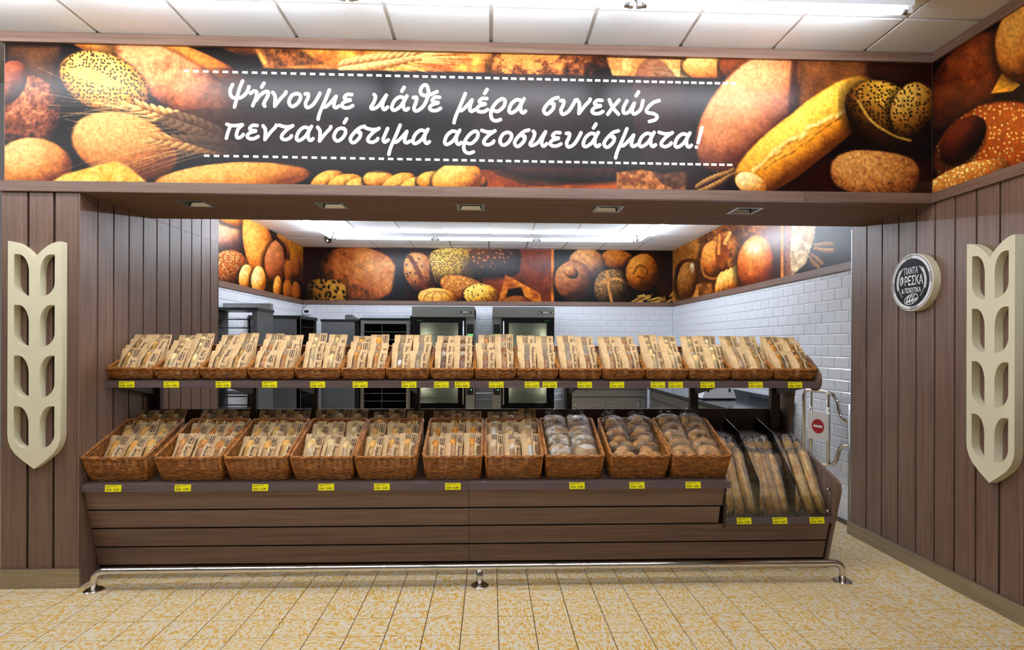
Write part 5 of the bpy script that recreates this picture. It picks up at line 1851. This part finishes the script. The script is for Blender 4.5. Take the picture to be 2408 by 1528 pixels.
# ================================================================== BAKERY EQUIPMENT
def oven(label, x0, x1, ctrl):
    yf, yb = 5.02, 5.80
    t = thing('oven', label, 'oven', ((x0 + x1) / 2, yf, 0), group='tall baking ovens')
    h = (x1 - x0) / 2
    d = yb - yf
    MB().box(-h, -h + .03, .02, d, .10, 2.05).box(h - .03, h, .02, d, .10, 2.05).box(-h, h, d - .02, d, .10, 2.05).box(-h, h, .02, d, 1.89, 2.05).box(-h, h, .02, d, .10, .50).build('body', 'steel', t)
    MB().box(-h + .05, -h + .09, .05, .09, 0, .10).box(h - .09, h - .05, .05, .09, 0, .10).box(-h + .05, -h + .09, d - .1, d - .06, 0, .10).box(h - .09, h - .05, d - .1, d - .06, 0, .10).build('feet', 'black', t)
    hd = MB().prism([(-.03, 1.905), (-.03, 2.062), (.03, 2.062), (.03, 1.905)], lambda p, q, hh: (hh, p, q), -h, h).build('hood', 'steel_header', t)
    bp = MB().box(h - .245, h - .015, -.0325, -.03, 1.962, 1.995).build('badge', 'sign_black', hd)
    lt = link('lettering', text_mesh('DEBAC', .055, 1.25, .001, .25), 'sign_white', hd)
    put(lt, (h - .13, -.034, 1.978), (R(90), 0, 0), (.56, .56, .56))
    for sx_ in (h - .225, h - .035):
        MB().box(sx_ - .008, sx_ + .008, -.0338, -.0326, 1.970, 1.987).build('badge_block', 'sign_white', hd)
    # control strip on one side, door on the other
    cw = .13
    s_ = 1 if ctrl == 'right' else -1
    c0, c1 = (h - cw, h) if s_ > 0 else (-h, -h + cw)
    d0, d1 = (-h, h - cw) if s_ > 0 else (-h + cw, h)
    cp = MB().box(c0, c1, -.01, .02, .50, 1.90).build('control_panel', 'steel', t)
    bx('keypad', 'black', cp, c0 + .015, c1 - .015, -.014, -.01, 1.42, 1.80)
    bx('keypad', 'black', cp, c0 + .015, c1 - .015, -.014, -.01, .74, 1.10)
    for zd in (1.635, .955):
        MB().box(c0 + .022, c1 - .022, -.0165, -.014, zd - .02, zd + .02).build('display', 'display_green', cp)
        MB().lathe([(.026, 0), (.026, -.012), (.015, -.014), (.015, 0)], 20, 'Y', ((c0 + c1) / 2, -.014, zd - .075)).build('knob', 'steel_dark', cp)
        for k in range(9):
            MB().box(c0 + .035 + (k % 3) * .025, c0 + .042 + (k % 3) * .025, -.0155, -.014, zd + .05 + (k // 3) * .03, zd + .056 + (k // 3) * .03).build('key', 'steel', cp)
        MB().box((c0 + c1) / 2 + .010, (c0 + c1) / 2 + .026, -.0155, -.014, zd - .145, zd - .129).build('led', 'led_green', cp)
        MB().box((c0 + c1) / 2 - .028, (c0 + c1) / 2 - .010, -.0155, -.014, zd - .125, zd - .117).build('led', 'sign_white', cp)
    # door: dark frame, big pane, bar handle
    wi = .115
    dr = MB().box(d0, d0 + wi, -.012, .018, .50, 1.90).box(d1 - wi, d1, -.012, .018, .50, 1.90).box(d0 + wi, d1 - wi, -.012, .018, 1.82, 1.90).box(d0 + wi, d1 - wi, -.012, .018, .50, .62).build('door', 'black_gloss', t)
    bx('pane', 'oven_glass', dr, d0 + wi, d1 - wi, -.006, -.001, .62, 1.82)
    hx = d1 - .035 if s_ > 0 else d0 + .035
    MB().tube([(hx, -.05, .60), (hx, -.05, 1.85)], .011, 10).build('handle', 'steel', dr, True)
    bx('sticker', 'display_dim', dr, (d0 + .07) if s_ > 0 else (d1 - .15), (d0 + .15) if s_ > 0 else (d1 - .07), -.0128, -.012, 1.845, 1.862)
    # steel baking chamber with lamp strips and a wire rack
    MB().add([(d0 + .06, .02, .56), (d1 - .06, .02, .56), (d1 - .06, .55, .56), (d0 + .06, .55, .56), (d0 + .06, .02, 1.86), (d1 - .06, .02, 1.86), (d1 - .06, .55, 1.86), (d0 + .06, .55, 1.86)],
             [(0, 1, 2, 3), (4, 7, 6, 5), (1, 5, 6, 2), (2, 6, 7, 3), (3, 7, 4, 0)]).build('chamber', 'steel', t)
    for xx in (d0 + .085, d1 - .085):
        MB().tube([(xx, .06, .70), (xx, .06, 1.74)], .006, 8).build('oven_lamp', 'oven_lamp', t, True)
    rk = MB()
    for k in range(9):
        z = .68 + k * .12
        rk.tube([(d0 + .17, .12, z), (d1 - .19, .12, z)], .004, 5)
        rk.tube([(d0 + .17, .12, z), (d0 + .17, .5, z)], .004, 5).tube([(d1 - .19, .12, z), (d1 - .19, .5, z)], .004, 5)
    rk.build('wire_rack', 'steel', t)
    return t


M['display_dim'] = newmat('dim_green_sticker', (24, 70, 40), .4)
oven('tall steel baking oven with glass door, left of the two, controls on the right', -1.165, -.235, 'right')
oven('tall steel baking oven with glass door, right of the two, controls on the left', .035, .965, 'left')


def rack(name, label, x0, x1, y0, y1, h, shelves, face, side_mat, inner='steel', top=True):
    """cabinet rack: two side sheets, cap, base, open face toward -Y or +X, tray runners and trays"""
    t = thing(name, label, 'rack', ((x0 + x1) / 2, (y0 + y1) / 2, 0), group='baking tray racks')
    a, b = (x1 - x0) / 2, (y1 - y0) / 2
    if face == 'Y':
        for s_ in (-1, 1):
            MB().box(s_ * a - .016 if s_ > 0 else -a, s_ * a if s_ > 0 else -a + .016, -b, b, .12, h - .04).build('side_sheet', side_mat, t)
            for yy in (-b, b - .03):
                MB().box(s_ * a - (.045 if s_ > 0 else 0), s_ * a + (0 if s_ > 0 else .045), yy, yy + .03, .12, h - .04).build('post', inner, t)
    else:
        for s_ in (-1, 1):
            MB().box(-a, a, s_ * b - (.016 if s_ > 0 else 0), s_ * b + (0 if s_ > 0 else .016), .12, h - .04).build('side_sheet', side_mat, t)
        MB().box(-a, -a + .015, -b, b, .12, h - .04).build('back_sheet', side_mat, t)
        for yy in (-b, b - .04):
            MB().box(a - .04, a, yy, yy + .04, .12, h - .04).build('post', inner, t)
    MB().box(-a - .01, a + .01, -b - .01, b + .01, h - .04, h).build('cap', 'black', t)
    MB().box(-a, a, -b, b, .10, .13).build('base', inner, t)
    for k in range(4):
        sx_, sy = (-1, 1)[k % 2], (-1, 1)[k // 2]
        MB().lathe([(0, -.014), (.045, -.014), (.045, .014), (0, .014)], 14, 'X', (sx_ * (a - .05), sy * (b - .05), .05)).build('castor', 'black', t)
    for k in range(shelves):
        z = .28 + (h - .42) * k / (shelves - 1)
        if face == 'Y':
            MB().box(-a + .02, a - .02, -b + .01, b - .02, z, z + .009).build('tray', 'tray', t)
        else:
            MB().box(-a + .02, a - .01, -b + .02, b - .02, z, z + .009).build('tray', 'tray', t)
    return t


M['tray'] = newmat('dark_baking_tray', (40, 42, 44), .35, .6)
r1 = thing('baking_rack', 'open steel baking rack by the end of the left wood wall', 'rack', (-2.76, 2.88, 0), group='baking tray racks')
MB().box(.246, .262, -.225, .225, .1, 1.86).build('side_sheet', 'steel_dark', r1)
MB().box(-.26, -.246, -.225, .225, .1, 1.86).build('side_sheet', 'steel_dark', r1)
MB().box(-.27, .272, -.235, .235, 1.855, 1.885).build('cap', 'black', r1)
MB().prism([(-.262, 1.886), (.262, 1.886), (.262, 1.955), (-.262, 1.955)], lambda p, q, h: (p, h, q), .12, .215).build('top_fairing', 'steel', r1)
for xx in (-.246, .206):
    MB().box(xx, xx + .04, -.225, -.195, .1, 1.86).build('post', 'steel_dark', r1)
for k in range(17):
    z = .28 + k * .092
    MB().box(-.20, .205, -.222, -.20, z, z + .012).build('runner', 'tray', r1)
for z in (.30, .48, .66, .75, .94, 1.03):
    MB().box(-.215, .215, -.20, .2, z + .012, z + .022).build('tray', 'tray', r1)
for k in range(4):
    MB().lathe([(0, -.014), (.045, -.014), (.045, .014), (0, .014)], 14, 'X', ((-.2, .2)[k % 2], (-.18, .18)[k // 2], .05)).build('castor', 'black', r1)
rack('baking_rack', 'grey sided baking rack with black opening in the left corner', -3.03, -2.40, 3.735, 4.43, 1.855, 9, 'X', 'steel_dark')
MB().box(.0, .30, -.33, .33, 0, .04)
r3 = thing('proofing_cabinet', 'plain grey steel proofing cabinet against the back wall', 'cabinet', (-2.225, 5.35, 0))
MB().box(-.275, .19, -.33, .40, .1, 1.83).build('body', 'steel_dark', r3)
MB().box(-.278, .215, -.345, -.331, .16, 1.825).build('door', 'steel_dark', r3)
MB().box(-.29, .27, -.35, .42, 1.83, 1.862).build('cap', 'black', r3)
MB().box(.19, .268, -.30, .40, .1, 1.83).build('side_gap', 'black', r3)
for k in range(4):
    MB().lathe([(0, -.014), (.045, -.014), (.045, .014), (0, .014)], 14, 'X', ((-.2, .2)[k % 2], (-.25, .3)[k // 2], .05)).build('castor', 'black', r3)
bb = thing('junction_box', 'small grey switch box lying on top of the proofing cabinet', 'box', (-2.10, 5.2, 1.862))
MB().prism([(-.09, 0), (-.09, .075), (.02, .06), (.12, .01), (.12, 0)], lambda p, q, h: (p, h, q), -.06, .06).build('case', 'steel_dark', bb)
MB().box(-.06, .02, -.05, .05, .068, .08).build('lid', 'steel', bb)

r4 = thing('baking_rack', 'steel framed wire rack with black interior left of the ovens', 'rack', (-1.565, 5.35, 0), group='baking tray racks')
a = .368
MB().box(-a, -a + .02, -.31, .42, .1, 1.86).build('side_sheet', 'steel', r4)
MB().box(a - .02, a, -.31, .42, .1, 1.86).build('side_sheet', 'steel', r4)
MB().box(-a, a, .40, .42, .1, 1.86).build('back_sheet', 'black', r4)
MB().box(-a - .01, a + .01, -.34, .42, 1.86, 1.885).build('cap', 'black', r4)
MB().prism([(-.33, 1.886), (-.30, 1.93), (.3, 1.93), (.3, 1.886)], lambda p, q, h: (h, p, q), -a + .03, a).build('top_cover', 'steel_dark', r4)
MB().box(-a + .02, -a + .055, -.325, -.305, .12, 1.85).box(a - .055, a - .02, -.325, -.305, .12, 1.85).box(-a + .055, a - .055, -.325, -.305, 1.80, 1.85).build('face_frame', 'steel', r4)
MB().box(-.02, .02, -.30, .40, .1, .14)
for k in range(13):
    z = .30 + k * .115
    MB().tube([(-a + .06, -.315, z), (a - .06, -.315, z)], .004, 6).build('wire', 'steel', r4)
    MB().box(-a + .03, a - .03, -.29, .38, z - .006, z).build('tray', 'tray', r4)
MB().tube([(-.05, -.318, .2), (-.05, -.318, 1.80)], .004, 6).build('wire', 'steel', r4)
for k in range(4):
    MB().lathe([(0, -.014), (.045, -.014), (.045, .014), (0, .014)], 14, 'X', ((-.3, .3)[k % 2], (-.25, .3)[k // 2], .05)).build('castor', 'black', r4)

th = thing('wall_thermostat', 'small white display box with cable in the back left corner', 'thermostat', (-2.985, YK - .006, 2.02))
MB().box(-.055, .075, -.04, 0, -.045, .05).build('case', 'white', th)
MB().box(-.03, .04, -.042, -.04, -.018, .022).build('screen', 'sign_black', th)
MB().tube([(-.06, -.02, -.14), (-.075, -.02, .0), (-.05, -.02, .06), (.0, -.02, .11)], .008, 8).build('cable', 'steel', th, True)


# steel base units
def base_unit(label, loc, rotz, w, d, h, ndoor, top_mat):
    t = thing('base_cabinet', label, 'cabinet', loc, (0, 0, rotz), 'steel base cabinets')
    MB().box(.004, w - .004, .02, d, .10, h - .04).build('body', 'steel_dark', t)
    MB().box(.02, w - .02, .06, d, 0, .10).build('plinth', 'black', t)
    MB().box(-.012, w + .012, -.01, d, h - .04, h).build('worktop', top_mat, t)
    MB().box(-.012, w + .012, d - .02, d, h, h + .09).build('upstand', top_mat, t)
    MB().box(0, w, .004, .02, h - .16, h - .052).build('top_rail', 'steel', t)
    dw = (w - .10) / ndoor
    for k in range(ndoor):
        dd = MB().box(.003 + k * dw, (k + 1) * dw - .005, .004, .02, .115, h - .172).build('door', 'steel', t)
        hx = (k * dw + .05) if k % 2 == 0 else ((k + 1) * dw - .05)
        MB().tube([(hx, .004, h - .40), (hx, -.022, h - .385), (hx, -.026, h - .33), (hx, -.022, h - .275), (hx, .004, h - .26)], .005, 8).build('handle', 'chrome', dd, True)
    MB().box(w - .097, w, .004, .02, .115, h - .168).build('end_filler', 'steel', t)
    return t


base_unit('low steel base cabinet with two doors on the back wall', (1.235, 5.06, 0), 0, 1.16, .79, .87, 2, 'steel')
M['stone'] = newmat('dark_polished_worktop', (58, 62, 66), .12, .3)
rc = base_unit('long steel base cabinet with dark worktop along the right wall', (2.39, 4.92, 0), R(-90), 2.9, .64, .865, 5, 'stone')

sc = thing('counter_scale', 'white counter scale standing on the dark worktop', 'scale', (2.66, 3.12, .865))
MB().prism([(-.20, .018), (-.155, .15), (.155, .15), (.20, .018)], lambda p, q, h: (p, h, q), -.16, .16).build('body', 'white', sc)
MB().box(-.195, .195, -.155, .155, .004, .018).build('base', 'black', sc)
MB().box(-.17, .17, -.15, .15, .150, .162).build('pan', 'steel', sc)
MB().box(-.03, .03, .12, .15, .162, .42).build('column', 'white', sc)
MB().prism([(-.03, .40), (-.03, .50), (.03, .52), (.03, .42)], lambda p, q, h: (h, .12 + p, q), -.13, .13).build('head', 'white', sc)
for sx_ in (-.15, .15):
    MB().lathe([(0, 0), (.018, 0), (.018, .006), (0, .006)], 12, 'Z', (sx_, -.12, 0)).build('foot', 'black', sc)
for sx_ in (-.13, .12):
    MB().box(sx_ - .012, sx_ + .012, -.163, -.15, .09, .13).build('clip', 'black', sc)

# ---- chrome swing gate with a no-entry plate
gt = thing('swing_gate', 'chrome tube swing gate with no-entry sign beside the right wall', 'gate')
H0 = Vector((2.962, .985, 0))
F0 = Vector((2.805, 1.42, 0))
dv = (F0 - H0).normalized()
gp = lambda s_, z: tuple(H0 + dv * s_ + Vector((0, 0, z)))
Lg = (F0 - H0).length
zt, zb_ = 1.105, .475
S1 = .185
MB().tube([gp(Lg, .47), gp(Lg, 1.06), gp(Lg - .012, 1.095), gp(Lg - .045, zt), gp(S1 + .06, zt), gp(S1 - .01, zt - .02), gp(S1 - .055, zt - .075), gp(S1 - .07, zt - .15), gp(S1 - .09, zt - .21), gp(.03, zt - .245), gp(0, zt - .25)], .0165, 12).build('top_tube', 'chrome', gt, True)
MB().tube([gp(Lg, .52), gp(Lg - .02, .485), gp(Lg - .06, zb_), gp(S1 + .06, zb_), gp(S1 - .01, zb_ + .015), gp(S1 - .05, zb_ + .06), gp(S1 - .07, zb_ + .14), gp(S1 - .10, zb_ + .19), gp(.03, zb_ + .20), gp(0, zb_ + .20)], .0165, 12).build('bottom_tube', 'chrome', gt, True)
for s_ in (Lg - .075, S1 + .03):
    MB().tube([gp(s_, zb_), gp(s_, zt)], .0155, 12).build('upright', 'chrome', gt, True)
MB().tube([tuple(H0 + Vector((0, 0, .0))), tuple(H0 + Vector((0, 0, 1.02)))], .026, 14).build('hinge_post', 'steel', gt, True)
nrm = Vector((-dv.y, dv.x, 0))
if nrm.y > 0:
    nrm = -nrm
pc = Vector(gp((Lg - .075 + S1 + .03) / 2, .80)) + nrm * .0185


def plate_pt(a, b, c=0):
    return tuple(pc - dv * a + Vector((0, 0, b)) + nrm * c)


pw = (Lg - .105 - S1) / 2 + .016
MB().add([plate_pt(x, z, c) for c in (0, .003) for x, z in ((-pw, -.115), (pw, -.115), (pw, .115), (-pw, .115))], [(4, 5, 6, 7), (3, 2, 1, 0), (0, 1, 5, 4), (1, 2, 6, 5), (2, 3, 7, 6), (3, 0, 4, 7)]).build('sign_plate', 'sign_white', gt)
MB().add([plate_pt(.062 * math.cos(R(a_)), .062 * math.sin(R(a_)) , .0036) for a_ in range(0, 360, 12)], [tuple(range(30))]).build('no_entry_disc', 'red', gt)
MB().add([plate_pt(x, z, .0042) for x, z in ((-.045, -.010), (.045, -.010), (.045, .010), (-.045, .010))], [(0, 1, 2, 3)]).build('no_entry_bar', 'sign_white', gt)
